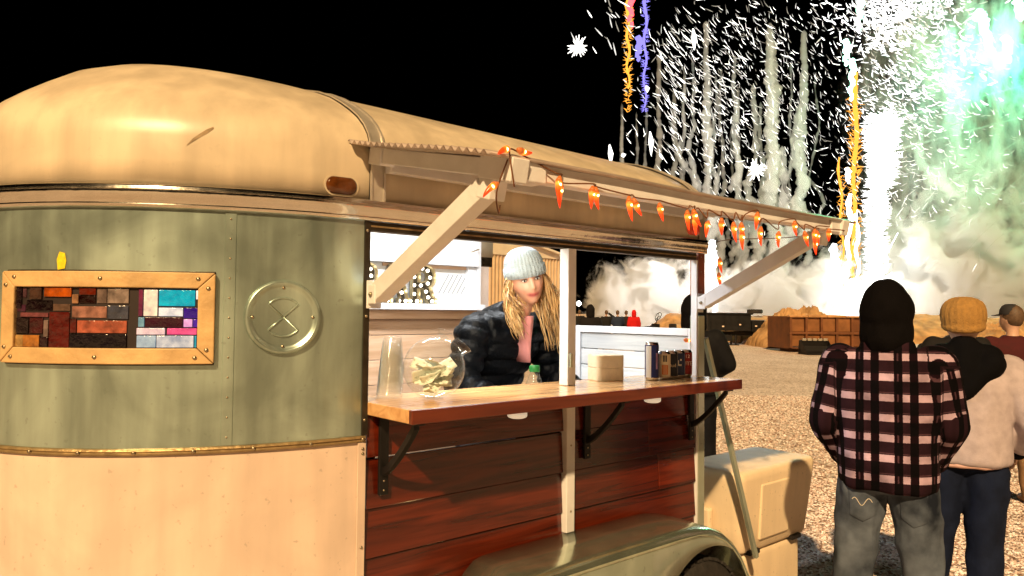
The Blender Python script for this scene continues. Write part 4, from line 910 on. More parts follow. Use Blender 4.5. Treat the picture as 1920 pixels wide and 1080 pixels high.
    if not headgear or headgear[0] in ('cap',):
        h = MB(); h.ellipsoid(hd+HM @ Vector((0, -.022, .026)), .081, .090, .105, 24, 14, HM); me = h.mesh('hair', mat('hair%s' % (hair,), hair, .6, var=.3, vscale=60), True); fold(me, .004, (30, 30, 12), 4)
        P = coords(me); l_ = (P-np.array(hd))@np.array(HM); bm = bmesh.new(); bm.from_mesh(me); bm.verts.ensure_lookup_table(); bmesh.ops.delete(bm, geom=[bm.verts[i] for i in np.nonzero((l_[:, 1] > .035) & (l_[:, 2] < .06))[0]], context='VERTS'); bm.to_mesh(me); bm.free(); put('hair', me, t)
    return t, Jn, HM

# plaid cloth: bands follow the torso and each sleeve
def plaid_uv(me, J):
    P = coords(me); U = np.arctan2(P[:, 0], -P[:, 1]-.0)*.20+.0; V = P[:, 2].copy(); kind = np.zeros(len(P))
    U = np.where(np.abs(P[:, 0]) < .16, P[:, 0], np.sign(P[:, 0])*.16+(P[:, 1]+.12)*np.sign(P[:, 0]))
    for q in 'RL':
        acc = 0
        for a_, b_, r in ((J['sh'+q], J['el'+q], .088), (J['el'+q], J['wr'+q], .075)):
            d_, t_, L_ = segd(P, a_, b_); c = (d_ < r*1.15) & (np.abs(P[:, 0]) > .205) & (P[:, 2] < J['sh'+q].z-.0)
            sl = acc+t_*L_; cen = np.array(a_)+t_[:, None]*(np.array(b_)-np.array(a_)); rel = P-cen
            ang = np.arctan2(rel[:, 0], -rel[:, 1]); V[c] = (1.435-sl)[c]; U[c] = (ang*.075)[c]; acc += L_
    at = me.attributes.new('cloth', 'FLOAT_VECTOR', 'POINT'); at.data.foreach_set('vector', np.stack([U, V, kind], 1).ravel())
def plaid_mat():
    M = bpy.data.materials.new('plaid_flannel'); M.use_nodes = True; n = M.node_tree.nodes; l = M.node_tree.links; p = n['Principled BSDF']
    at = n.new('ShaderNodeAttribute'); at.attribute_name = 'cloth'; sp = n.new('ShaderNodeSeparateXYZ'); l.new(at.outputs['Vector'], sp.inputs[0])
    def mth(op, a, b=None, c=None):
        k = n.new('ShaderNodeMath'); k.operation = op
        for i, v in enumerate((a, b, c)):
            if v is None: continue
            if isinstance(v, (int, float)): k.inputs[i].default_value = v
            else: l.new(v, k.inputs[i])
        return k.outputs[0]
    nz = n.new('ShaderNodeTexNoise'); nz.inputs['Scale'].default_value = 260; nz.inputs['Detail'].default_value = 2; l.new(at.outputs['Vector'], nz.inputs[0])
    fz = mth('MULTIPLY', mth('SUBTRACT', nz.outputs[0], .5), .05)
    def band(src, per, off, lo, hi):
        f = mth('ADD', mth('FRACT', mth('ADD', mth('MULTIPLY', src, 1/per), off)), fz); return mth('MULTIPLY', mth('GREATER_THAN', f, lo), mth('LESS_THAN', f, hi))
    u = sp.outputs[0]; v = sp.outputs[1]
    wide = band(u, .150, .25, .04, .42); nar = band(u, .150, .25, .64, .82); col = mth('MAXIMUM', wide, nar)
    row = band(v, .086, .15, .06, .42); thin = band(v, .086, .15, .47, .52)
    thin2 = band(u, .150, .25, .50, .54)
    def mix(f, a, b):
        k = n.new('ShaderNodeMix'); k.data_type = 'RGBA'
        for i, vv in ((0, f), (6, a), (7, b)):
            if isinstance(vv, tuple): k.inputs[i].default_value = (*vv, 1)
            else: l.new(vv, k.inputs[i])
        return k.outputs[2]
    c = mix(col, (.0025, .0018, .003), (.020, .008, .014))
    c = mix(mth('MULTIPLY', row, .8), c, (.010, .003, .006))
    c = mix(mth('MULTIPLY', row, col), c, (.42, .31, .42))
    c = mix(mth('MULTIPLY', mth('MULTIPLY', mth('MAXIMUM', thin, thin2), mth('MAXIMUM', col, row)), .5), c, (.12, .06, .085))
    n2 = n.new('ShaderNodeTexNoise'); n2.inputs['Scale'].default_value = 9; n2.inputs['Detail'].default_value = 5; l.new(at.outputs['Vector'], n2.inputs[0])
    mr = n.new('ShaderNodeMapRange'); mr.inputs[1].default_value = .3; mr.inputs[2].default_value = .7; mr.inputs[3].default_value = .45; mr.inputs[4].default_value = 1.3; l.new(n2.outputs[0], mr.inputs[0])
    hs = n.new('ShaderNodeHueSaturation'); l.new(mr.outputs[0], hs.inputs['Value']); l.new(c, hs.inputs['Color']); l.new(hs.outputs[0], p.inputs['Base Color'])
    b = n.new('ShaderNodeBump'); b.inputs['Strength'].default_value = .25; b.inputs['Distance'].default_value = .003; l.new(nz.outputs[0], b.inputs['Height']); l.new(b.outputs[0], p.inputs['Normal'])
    p.inputs['Roughness'].default_value = .95; p.inputs['Specular IOR Level'].default_value = .08; return M
PLAID = plaid_mat()
def denim(nm, dark, light, sc=5):
    M = bpy.data.materials.new(nm); M.use_nodes = True; n = M.node_tree.nodes; l = M.node_tree.links; p = n['Principled BSDF']; tc = n.new('ShaderNodeTexCoord')
    a = n.new('ShaderNodeTexNoise'); a.inputs['Scale'].default_value = sc; a.inputs['Detail'].default_value = 7; l.new(tc.outputs['Object'], a.inputs[0])
    rp = n.new('ShaderNodeValToRGB'); e = rp.color_ramp.elements; e[0].position = .35; e[1].position = .68; e[0].color = (*dark, 1); e[1].color = (*light, 1); l.new(a.outputs[0], rp.inputs[0]); l.new(rp.outputs[0], p.inputs['Base Color'])
    w = n.new('ShaderNodeTexNoise'); w.inputs['Scale'].default_value = 300; l.new(tc.outputs['Object'], w.inputs[0]); b = n.new('ShaderNodeBump'); b.inputs['Strength'].default_value = .3; b.inputs['Distance'].default_value = .003; l.new(w.outputs[0], b.inputs['Height']); l.new(b.outputs[0], p.inputs['Normal'])
    p.inputs['Roughness'].default_value = .95; p.inputs['Specular IOR Level'].default_value = .1; return M
FACE = (.92, .39)
# man in plaid, seen from behind, hands in his pockets
def plaid_extra(k, J):
    for q, sd in (('R', 1), ('L', -1)): k.capsule(J['wr'+q]-Vector((0, 0, .0)), .056, J['wr'+q]+Vector((-sd*.05, .03, -.03)), .05)
    k.capsule(Vector(J['neck'])+Vector((-.06, -.02, .01)), .05, Vector(J['neck'])+Vector((.06, -.02, .01)), .05)
tP, JP, HP = person('person in red and white plaid shirt, black hood and grey jeans, seen from behind', (3.43, -.69, 0), FACE,
    dict(head=(0, .03, 1.645), neck=(0, -.01, 1.50), shR=(.19, 0, 1.435), shL=(-.19, 0, 1.435), elR=(.245, -.02, 1.17), elL=(-.25, -.02, 1.17), wrR=(.19, .15, 1.0), wrL=(-.195, .15, 1.0), hipR=(.10, 0, .92), hipL=(-.10, 0, .92), knR=(.14, .02, .50), knL=(-.14, .02, .50), anR=(.165, -.02, .085), anL=(-.165, -.02, .085)),
    1.0, jmat='plaid', headgear=('hood', (.0035, .003, .0035)), hem=-.10, fat=1.10, extra=plaid_extra, foldamp=.014, voxel=.013, tmat=denim('grey_denim', (.010, .014, .024), (.16, .20, .27), 5), shoes=(.08, .05, .03))
# back pocket stitching on the jeans
from mathutils.bvhtree import BVHTree
TRM = [c_ for c_ in tP.children if c_.name.startswith('trousers')][0].data
TRB = BVHTree.FromPolygons([v_.co[:] for v_ in TRM.vertices], [p_.vertices[:] for p_ in TRM.polygons])
for sd in (-1, 1):
    k = MB(); pk = [(sd*.045, .89), (sd*.155, .90), (sd*.150, .77), (sd*.098, .745), (sd*.05, .775)]
    def onback(x, z):
        h_ = TRB.ray_cast(Vector((x, -1, z)), Vector((0, 1, 0))); return Vector((x, h_[0].y if h_[0] else -.15, z))
    ring_ = []
    for (xa_, za_), (xb_, zb_) in zip(pk, pk[1:]+pk[:1]): ring_ += [(xa_+(xb_-xa_)*t_/6, za_+(zb_-za_)*t_/6) for t_ in range(6)]
    cx_, cz_ = sum(p_[0] for p_ in pk)/5, sum(p_[1] for p_ in pk)/5
    k.loft([[onback(cx_+(x-cx_)*f_, cz_+(z-cz_)*f_)+Vector((0, d, 0)) for x, z in ring_] for f_, d in ((1.0, .01), (1.0, -.003), (.96, -.0045), (.7, -.0045), (.4, -.0045), (.05, -.0045))]); k.build('pocket', bpy.data.materials['grey_denim'], tP, smooth=True)
    if sd > 0: continue
    k = MB(); k.tube([onback(sd*(.06+.08*t), .835+.016*math.sin(t*9))+Vector((0, -.006, 0)) for t in [i/14 for i in range(15)]], .0016, 5); k.build('stitching', mat('pale_thread', (.62, .58, .52), .8), tP)
# woman in pale fleece and tan beanie beside him
def fleece_extra(k, J):
    pass
tB, JB, HB = person('person in pale fleece jacket, ochre knit beanie and navy trousers, seen from behind', (4.25, -.735, 0), FACE,
    dict(head=(0, .02, 1.60), neck=(0, -.01, 1.43), shR=(.19, -.01, 1.375), shL=(-.19, -.01, 1.375), elR=(.285, -.04, 1.13), elL=(-.27, .0, 1.10), wrR=(.245, .13, .955), wrL=(-.20, .16, .98), hipR=(.09, 0, .89), hipL=(-.09, 0, .89), knR=(.085, .02, .48), knL=(-.13, .04, .48), anR=(.075, -.02, .085), anL=(-.17, .03, .085)),
    1.0, jacket=(.42, .37, .42), trousers=(.008, .013, .034), headgear=('beanie', (.40, .22, .06), 22, .012, 1.12), hem=-.05, fat=1.14, foldamp=.011, voxel=.013, sleeve=.75)
k = MB(); nb = Vector(JB['neck']); k.capsule(nb+Vector((-.10, -.03, .005)), .072, nb+Vector((.10, -.03, .005)), .072); k.capsule(nb+Vector((-.11, -.08, -.02)), .065, nb+Vector((-.02, -.125, -.17)), .045); k.capsule(nb+Vector((.11, -.08, -.02)), .062, nb+Vector((.0, -.125, -.15)), .045); k.capsule(nb+Vector((-.17, -.02, -.02)), .062, nb+Vector((-.04, -.1, -.1)), .07)
k.capsule(nb+Vector((0, -.02, .05)), .075, nb+Vector((0, -.07, -.05)), .085)
me = remesh(k, .012, 4); fold(me, .006, (10, 10, 8), 2); me.materials.append(mat('black_hood_cloth', (.003, .003, .004), .95, var=.2, spec=.08)); put('loose_hood', me, tB)
k = MB(); k.capsule(Vector(JB['elR']).lerp(JB['wrR'], .55), .046, JB['wrR'], .043); me = remesh(k, .012, 2); me.materials.append(mat('black_hood_cloth', (.006,)*3)); put('cuff', me, tB)
k = MB(); torso(k, JB, [(-.115, .182, .146, 0), (-.04, .186, .150, 0)]); me = remesh(k, .012, 2); fold(me, .004, (7, 7, 4), 2); me.materials.append(mat('pink_hem', (.62, .40, .36), .85)); put('shirt_hem', me, tB)
# others farther off
person('person with red cap standing mostly hidden behind the couple', (7.05, .22, 0), (.8, .6), dict(elL=(-.30, -.05, 1.22), wrL=(-.2, .2, 1.36)), 1.0, jacket=(.012, .011, .012), trousers=(.05, .07, .13), headgear=('cap', (.35, .015, .02)), voxel=.02, headrot=(25, 0, 0))
person('person in dark maroon jacket and dark cap at the right edge', (7.67, -.02, 0), (.7, .7), None, 1.0, jacket=(.06, .012, .014), trousers=(.25, .15, .08), headgear=('cap', (.02, .02, .025)), voxel=.02, shoes=(.32, .17, .08), headrot=(30, 0, 0))
person('person in black with hood up standing just beyond the trailer corner', (5.52, 1.82, 0), (.8, .6), dict(elR=(.29, 0, 1.18), wrR=(.20, .18, 1.08), elL=(-.29, 0, 1.18), wrL=(-.20, .18, 1.08)), 1.02, jacket=(.006, .006, .007), trousers=(.008, .008, .010), headgear=('hood', (.005, .005, .006)), voxel=.018, fat=1.15, shoes=(.20, .13, .09))
# distant onlookers
def far(label, L, D, jc, tc_, hg=None, J=None, s=1.0, face=None): return person(label, FW(L, D, 0), face or (f0.x, f0.y), J, s, jacket=jc, trousers=tc_, headgear=hg, voxel=.035, fat=1.15, hands=False, foldamp=.01, group='onlookers across the yard')
far('distant person in bright red hooded coat beside the row of onlookers', 5.45, 33, (.50, .012, .012), (.02, .02, .03), ('hood', (.55, .012, .012)))
far('distant person in black coat standing left of the red coat', 5.18, 33.5, (.02, .015, .014), (.02, .02, .02))
far('distant person in dark blue jacket, arms folded, third from the red coat', 4.72, 33, (.02, .03, .06), (.05, .07, .12), None, dict(elR=(.27, .02, 1.18), wrR=(-.05, .2, 1.2), elL=(-.27, .02, 1.18), wrL=(.05, .2, 1.15)))
far('distant person in black raising a hand to the face', 4.22, 33, (.012, .012, .012), (.015, .015, .015), None, dict(elR=(.36, .08, 1.42), wrR=(.14, .16, 1.60)))
far('small distant person in black, farthest left of the onlookers', 3.30, 36, (.012, .012, .012), (.02, .015, .015))
far('hooded person in black, nearer than the other onlookers', 2.02, 19, (.010, .009, .010), (.01, .01, .012), ('hood', (.010, .009, .010)), None, 1.04)

# ------------------------------------------------------------------ woman serving at the bar
def wface(me, J, HM):
    """tints of lips, brows, lashes and cheeks stored per vertex"""
    P = coords(me); l_ = (P-np.array(J['head']))@np.array(HM); c = np.tile(np.array([.62, .34, .235]), (len(P), 1)); x, y, z = l_[:, 0], l_[:, 1], l_[:, 2]; fr_ = y > .03
    def blend(mask, col, k=1.0):
        w = (mask*k)[:, None]; c[:] = c*(1-w)+np.array(col)*w
    g = lambda cx, cz, sx, sz: np.exp(-((np.abs(x)-cx)/sx)**2-((z-cz)/sz)**2)*fr_
    blend(g(.040, -.030, .018, .016), (.66, .26, .19), .5)
    blend(np.clip(g(.030, .010, .017, .0065)*1.6, 0, 1), (.10, .055, .04), .85)
    blend(np.clip(g(.031, .0275, .019, .0038)*1.5, 0, 1), (.20, .11, .06), .9)
    blend(np.clip(np.exp(-(x/.027)**4-((z+.0612-5.5*x*x)/.0085)**2)*fr_*1.5, 0, 1), (.42, .07, .07), .95)
    blend(np.exp(-(x/.027)**4-((z+.0615-6*x*x)/.0018)**2)*fr_, (.12, .02, .02), .8)
    at = me.attributes.new('tint', 'FLOAT_COLOR', 'POINT'); at.data.foreach_set('color', np.concatenate([c, np.ones((len(P), 1))], 1).ravel())
    M = bpy.data.materials.new('face_skin'); M.use_nodes = True; n = M.node_tree.nodes; a = n.new('ShaderNodeAttribute'); a.attribute_name = 'tint'; p = n['Principled BSDF']; M.node_tree.links.new(a.outputs['Color'], p.inputs['Base Color']); p.inputs['Roughness'].default_value = .42; p.inputs['Subsurface Weight'].default_value = .12; p.inputs['Subsurface Radius'].default_value = (.012, .005, .003); p.inputs['Subsurface Scale'].default_value = .5
    me.materials.append(M)
def bar_extra(k, J):
    n_ = Vector(J['neck'])
    for a0, b0, r in (((.13, -.02, -.01), (.02, -.11, .03), .062), ((-.12, -.02, -.01), (-.02, -.11, .03), .058), ((.15, .03, .02), (.10, -.06, .04), .058), ((-.14, .04, .01), (-.10, -.06, .03), .050), ((0, -.12, .02), (.06, -.1, .035), .06), ((.10, .07, -.01), (.05, .10, -.12), .034), ((-.10, .07, -.01), (-.05, .10, -.12), .034)):
        k.capsule(n_+Vector(a0), r, n_+Vector(b0), r)
PUFF = mat('black_puffer', (.0012, .002, .0035), .45, var=.2, vscale=14, bump=.25, bscale=70, spec=.13)
tW, JW, HW = person('smiling person with long blond hair, grey knit beanie and black puffer jacket behind the counter', (2.285, .74, .45), (0, -1),
    dict(pelvis=(0, 0, .90), chest=(-.005, .12, 1.08), neck=(-.01, .20, 1.185), head=(-.012, .285, 1.345), shR=(.195, .155, 1.115), shL=(-.195, .165, 1.13), elR=(.27, .16, .86), elL=(-.285, .17, .88), wrR=(.22, .40, .80), wrL=(-.27, .41, .80), hipR=(.09, 0, .86), hipL=(-.09, 0, .86), knR=(.10, .03, .47), knL=(-.10, .03, .47)),
    1.0, jmat=PUFF, trousers=(.03, .04, .07), headgear=('beanie', (.33, .40, .44), 33, .022), hem=-.05, fat=1.05, puffer=True, headrot=(-27, -6, 13), voxel=.0085, body_fn=wface)
hd = Vector(JW['head'])
for sx in (-1, 1):
    e = MB(); cE = hd+HW @ Vector((sx*.031, .0755, .008)); e.ellipsoid(cE, .0105, .009, .0052, 16, 10, HW); o = e.build('eye', mat('eye_white', (.70, .66, .62), .15, var=0), tW, smooth=True)
    e = MB(); e.ellipsoid(hd+HW @ Vector((sx*.031+.0012, .0826, .0082)), .0050, .0026, .0048, 14, 8, HW); e.build('iris', mat('iris_brown', (.035, .018, .010), .1, var=0), o, smooth=True)
    e = MB(); e.tube([hd+HW @ Vector((sx*(.019+.025*t), .083-.010*t*t-.002*abs(t-.5), .0122+.0030*math.sin(t*3.0))) for t in [i/8 for i in range(9)]], [.0008+.0014*math.sin(math.pi*min(1, i/8*.9+.1)) for i in range(9)], 6); e.build('eyelash', mat('lash', (.012, .008, .006), .7, var=0), o)
# hair: wavy locks falling from under the hat over both shoulders
HAIR = [mat('hair_blond', (.44, .26, .095), .42, var=.35, vscale=40, stretch=(1, 1, .1)), mat('hair_dark_blond', (.20, .105, .035), .45, var=.35, vscale=40), mat('hair_pale', (.62, .44, .22), .40, var=.25, vscale=40)]
hb = [MB(), MB(), MB()]
for sd in (-1, 1):
    N_ = 240
    for i in range(N_):
        a = R_(random.uniform(-75, 24)); z0 = random.uniform(.0, .05)
        st = hd+HW @ Vector((sd*(.078*math.cos(a)), .085*math.sin(a)*.8-.008, z0))
        out_ = HW @ Vector((sd*random.uniform(.012, .040), random.uniform(-.02, .015), 0)); L_ = random.uniform(.20, .37) if sd < 0 else random.uniform(.13, .27)
        ph = random.uniform(0, 6.28); am = random.uniform(.006, .018); pts = []
        for k_ in range(15):
            t = k_/14; w = HW @ Vector((sd*(.014*math.sin(t*2.6)), .0, 0))
            fwd_ = Vector((0, .115*t**1.5, 0))
            pts.append(st+out_*math.sin(min(1, t*1.3)*math.pi/2)+w+fwd_+Vector((am*math.sin(t*9+ph)*min(1, t*2), am*math.cos(t*8+ph)*min(1, t*2), -L_*t)))
        hb[random.choice((0, 0, 1, 2))].tube(pts, [(.0040+.0008*math.sin(t_*5))*(1-.85*(k_/14)**2) for k_, t_ in enumerate(range(15))], 6)
hr = hb[0].build('hair', HAIR[0], tW, smooth=True)
hb[1].build('hair_lock', HAIR[1], tW, smooth=True); hb[2].build('hair_lock', HAIR[2], tW, smooth=True)
# pink shirt in the open collar
k = MB(); n_ = Vector(JW['neck']); k.loft([[n_+Vector((x*w, .098+y, dz)) for x, y in ((-1, -.02), (-.5, .0), (0, .008), (.5, .0), (1, -.02), (1, -.08), (-1, -.08))] for w, dz, y2 in ((.055, -.005, 0), (.048, -.05, 0), (.036, -.10, 0), (.022, -.16, 0), (.006, -.22, 0))])
me = k.mesh('shirt', mat('pink_shirt', (.72, .30, .30), .8, var=.08), True); P = coords(me); P[:, 1] += np.clip(-(P[:, 2]-n_.z)*.05, 0, .02); setco(me, P); put('shirt', me, tW)
k = MB(); k.tube([hd+HW @ Vector((-.082, .02, -.05+.0)), hd+HW @ Vector((-.083, .022, -.075))], .003, 6); k.build('earring', CHROME, tW)
# ================================================================== far side of the yard
FA = Matrix((r0, f0, zz)).transposed().to_4x4(); FROT = math.atan2(r0.y, r0.x)
def fthing(name, label, cat, L, D, group=None, turn=0): return thing(name, label, cat, FW(L, D, 0), FROT+turn, group)
# metal building, gable end towards us
BW = mat('ribbed_metal', (.66, .50, .34), .5, .1, var=.08, vscale=2); BT = mat('gable_metal', (.74, .62, .47), .5, .1, var=.06, vscale=1.5)
bl = thing('metal_building', 'tan ribbed metal building with plain gable seen past the woman', 'building', FW(3.05, 48, 0), FROT+math.atan2(4.8, 5.25))
WB = 24.
mb = MB(); n = 86; pts = []
for i in range(n):
    x = -WB+i*WB/n; pts += [(x, 0), (x+WB/n*.55, 0), (x+WB/n*.63, -.09), (x+WB/n*.92, -.09)]
pts.append((0, 0)); k = len(pts)
mb.add([(x, y, 0) for x, y in pts]+[(x, y, 5.05) for x, y in pts], [(i, i+1, k+i+1, k+i) for i in range(k-1)]); mb.build('wall', BW, bl)
mb = MB(); mb.prism([(-WB, 5.06), (0.05, 5.06), (.05, 5.25), (-WB/2, 5.25+WB/2*.21), (-WB, 5.25)], -.14, .1, lambda u, v, d: (u, d, v)); mb.build('gable', BT, bl)
for sx, x0, x1 in ((1, -WB/2, .35), (-1, -WB/2, -WB-.35)):
    mb = MB(); mb.add([(x0, -.4, 5.27+WB/2*.21), (x1, -.4, 5.27-.07), (x1, 30, 5.27-.07), (x0, 30, 5.27+WB/2*.21), (x0, -.4, 5.4+WB/2*.21), (x1, -.4, 5.4-.07), (x1, 30, 5.4-.07), (x0, 30, 5.4+WB/2*.21)], [(3, 2, 1, 0), (4, 5, 6, 7), (0, 1, 5, 4), (1, 2, 6, 5), (2, 3, 7, 6), (3, 0, 4, 7)]); mb.build('roof', BT, bl)
mb = MB(); mb.box(-.02, .05, .02, 29, 0, 5.2); mb.build('side_wall', BW, bl)
# stack of timbers
tb = fthing('timber_stack', 'small stack of cut timbers beside the metal building', 'timber', 2.75, 40)
TM = wood('old_timber', (.16, .09, .05), (.34, .21, .12), .8, 'x', 3)
for i in range(6):
    for j in range(4): mb = MB(); q = random.uniform(-.06, .06); mb.box(-.9+q, .9+q, -.5+j*.25, -.28+j*.25, i*.17, i*.17+.155); mb.build('timber', TM, tb, bevel=.01)
# yard lamp far off
lp = fthing('yard_lamp', 'tiny white lamp on a pole in the far dark', 'lamp', 8.15, 90)
mb = MB(); mb.tube([(0, 0, 0), (0, 0, 2.5)], .05, 8); mb.build('pole', BLACKM, lp); mb = MB(); mb.ellipsoid((0, 0, 2.7), .28, .28, .30, 12, 8); mb.build('globe', emis('far_lamp', (1, .97, .9), 12), lp, smooth=True)
# small tractor
tr = fthing('small_tractor', 'small dark tractor with upright steering wheel among the onlookers', 'tractor', 5.95, 31, turn=.4)
mb = MB(); mb.prism([(-.75, .55), (.05, .55), (.05, 1.12), (-.68, 1.02), (-.75, .9)], -.28, .28, lambda u, v, d: (u, d, v)); mb.build('bonnet', BLACKM, tr, bevel=.04)
mb = MB(); mb.box(.05, 1.0, -.35, .35, .5, .62); mb.box(.05, .12, -.28, .28, .62, 1.2); mb.build('deck', BLACKM, tr, bevel=.02)
mb = MB(); mb.box(.55, .95, -.25, .25, .62, .80); mb.box(.90, 1.0, -.25, .25, .80, 1.2); mb.build('seat', mat('dark_vinyl', (.02, .018, .018), .6), tr, bevel=.05)
SWM = Matrix.Rotation(R_(-62), 3, 'Y'); c = Vector((.22, 0, 1.50)); mb = MB(); mb.tube([c+SWM @ Vector((.19*math.cos(a), .19*math.sin(a), 0)) for a in [2*math.pi*i/20 for i in range(21)]], .018, 6)
for i in range(3): a = 2*math.pi*i/3+.5; mb.tube([c, c+SWM @ Vector((.19*math.cos(a), .19*math.sin(a), 0))], .012, 5)
mb.tube([c, (.06, 0, 1.1)], .022, 6); mb.build('steering_wheel', BLACKM, tr)
for x, r in ((-.5, .28), (.75, .42)):
    for y in (-.42, .42): mb = MB(); mb.lathe([(.1, -.08), (r*.8, -.1), (r, -.06), (r, .06), (r*.8, .1), (.1, .08)], 24, MY, (x, y, r)); mb.build('wheel', RUB, tr, auto=40)
# dumpster
RUST = mat('dumpster_paint', (.22, .09, .03), .6, .1, var=.3, vscale=2.5, bump=.2, bscale=6); RUST2 = mat('dumpster_frame', (.15, .055, .02), .6, .1, var=.3, vscale=3)
RUSTL = mat('dumpster_rim', (.50, .27, .11), .6, .1, var=.3, vscale=3)
du_ = fthing('roll_off_dumpster', 'rusty orange ribbed steel dumpster beyond the couple', 'dumpster', 12.05, 32, turn=R_(6))
DWd = 4.3; DH = 1.62
mb = MB(); mb.box(0, DWd, .10, 2.2, .16, .22); mb.box(0, DWd, 2.12, 2.2, .22, DH-.06); mb.box(0, .08, .18, 2.12, .22, DH-.06); mb.box(DWd-.08, DWd, .18, 2.12, .22, DH-.06); mb.build('shell', RUST2, du_)
nP = 6
for i in range(nP):
    x0 = .06+i*(DWd-.1)/nP; x1 = x0+(DWd-.1)/nP-.10
    for z0, z1 in ((.26, .78), (.90, 1.50)): mb = MB(); mb.box(x0+.02, x1, .045+random.uniform(-.01, .02), .15, z0, z1); mb.build('side_panel', RUST if i < 4 else RUST2, du_, bevel=.02)
for i in range(nP+1): x = .0+i*(DWd-.1)/nP; mb = MB(); mb.box(x-.02, x+.075, -.03, .16, .2, 1.52); mb.build('rib', RUST2, du_, bevel=.015)
mb = MB(); mb.box(-.05, DWd+.05, -.04, .17, .785, .892); mb.build('mid_rail', RUST2, du_, bevel=.02)
for i in range(5): mb = MB(); x = -.06+i*DWd/5; mb.box(x, x+DWd/5-.02, -.06, .2, 1.525, 1.62+random.uniform(-.02, .02)); mb.build('top_rim', RUSTL, du_, bevel=.02)
for x in (.5, 3.6): mb = MB(); mb.box(x, x+.25, .2, 2.0, .0, .16); mb.build('skid', RUST2, du_)
# loader bucket
bk = fthing('loader_bucket', 'black steel loader bucket lying in front of the dumpster', 'bucket', 12.0, 30, turn=R_(8))
mb = MB(); mb.prism([(0, 0), (.75, .02), (.75, .06), (.25, .12), (.12, .35), (.16, .58), (.10, .60), (.02, .35)], 0, 1.25, lambda u, v, d: (d, .75-u, v)); mb.build('shell', BLACKM, bk, bevel=.01)
for x in (.0, 1.22): mb = MB(); mb.prism([(0, 0), (.72, .03), (.18, .58), (.06, .56)], x, x+.03, lambda u, v, d: (d, .75-u, v)); mb.build('side_plate', BLACKM, bk)
for i in range(5): mb = MB(); x = .08+i*.235; mb.box(x, x+.16, .52, .60, .56, .66); mb.build('top_lug', mat('bare_steel', (.55, .5, .42), .4, .6), bk, bevel=.01)
# dump trailer
dt = fthing('dump_trailer', 'long black dump trailer parked in front of the earth bank', 'trailer', 10.2, 38.5, turn=R_(3))
BT2 = mat('black_trailer', (.010, .010, .011), .45, .2, var=.3, vscale=4)
mb = MB(); mb.box(0, 2.3, 0, 2.0, .75, 1.66); mb.box(-.12, 2.4, -.06, 2.06, 1.60, 1.70); mb.build('front_hopper', BT2, dt, bevel=.02)
mb = MB(); mb.box(2.35, 4.6, 0, 2.0, .72, 1.32); mb.build('bed', BT2, dt, bevel=.02)
for i in range(6): mb = MB(); x = .15+i*.75; mb.box(x, x+.07, -.04, .0, .74, 1.3); mb.build('side_post', BT2, dt)
mb = MB(); mb.box(-.2, 4.6, .3, .45, .5, .70); mb.box(-.2, 4.6, 1.55, 1.7, .5, .70); mb.build('frame', BT2, dt)
mb = MB(); mb.prism([(.55, .22), (.75, .55), (1.15, .55), (1.3, .22)], -.02, .3, lambda u, v, d: (u, d, v)); mb.build('tool_box', BT2, dt, bevel=.02)
for x in (3.45, 3.98):
    mb = MB(); mb.lathe([(.20, -.1), (.33, -.11), (.37, -.07), (.37, .07), (.33, .11), (.2, .1)], 28, MY, (x, -.02, .37)); w_ = mb.build('wheel', RUB, dt, auto=40)
    mb = MB(); mb.lathe([(.205, .105), (.18, .085), (.10, .07), (.07, .10), (.001, .11)], 24, MY, (x, -.02, .37), cap=False); mb.build('rim', mat('white_rim', (.7, .62, .52), .4, var=.1), w_, smooth=True)
mb = MB(); mb.tube([(3.05, -.06, .60), (3.12, -.06, .76), (3.3, -.06, .81), (4.1, -.06, .81), (4.3, -.06, .74), (4.38, -.06, .60)], .035, 6); mb.build('wheel_arch', mat('white_rim', (.7, .62, .52)), dt)
for x in (.55, 1.3, 1.55): mb = MB(); mb.tube([(x, .2, 0), (x, .2, .55)], .06, 8); mb.box(x-.14, x+.14, .06, .34, 0, .05); mb.build('jack_leg', BT2, dt)
for x, z in ((.75, .95), (1.65, 1.05), (2.5, .98), (3.0, 1.24), (3.4, 1.22), (3.8, 1.21)): mb = MB(); mb.box(x, x+.10, -.05, -.005, z, z+.07); mb.build('reflector', mat('pale_reflector', (.75, .6, .5), .3), dt)
# spare tyre on the bank, earth bank, rubble
EARTH = mat('earth', (.42, .25, .11), .95, var=.4, vscale=1.6, bump=1, bscale=5, detail=10)
def mound(name, label, L0, L1, D0, D1, h, seed, jag=.35, nx=150, ny=26, kind=None, cat=None):
    k = MB(); vs_ = []
    for j in range(ny+1):
        for i in range(nx+1):
            u = i/nx; v = j/ny; L = L0+(L1-L0)*u; D = D0+(D1-D0)*v
            e = min(1, u*(L1-L0)/1.6, (1-u)*(L1-L0)/1.6); e = max(0, e); pr_ = math.sin(math.pi*v)**.7*(e**.6)
            z = h*pr_*(1+.16*mnoise.noise((L*.45+seed, D*.5, 0)))+pr_*jag*(mnoise.noise((L*2.1, D*2.1, seed))*.35+abs(mnoise.noise((L*5.2, D*5.2, seed)))*.40)
            p = FW(L+.15*mnoise.noise((L*3, D*3, 5)), D, max(z, -.05)); vs_.append(p)
    w = nx+1; k.add(vs_, [(j*w+i, j*w+i+1, (j+1)*w+i+1, (j+1)*w+i) for j in range(ny) for i in range(nx)])
    o = k.build(name, EARTH, None, smooth=False); tag(o, label, cat, kind=kind); return o
mound('earth_bank', 'low bank of bare earth closing off the yard', 8.3, 70, 43, 50, 1.55, 2, .25, 320, 20, 'structure')
mound('rubble_heap', 'brown heap of broken rubble rising behind the dumpster', 12.4, 17.4, 36, 40.5, 1.85, 9, .8, 110, 60, None, 'rubble heap')
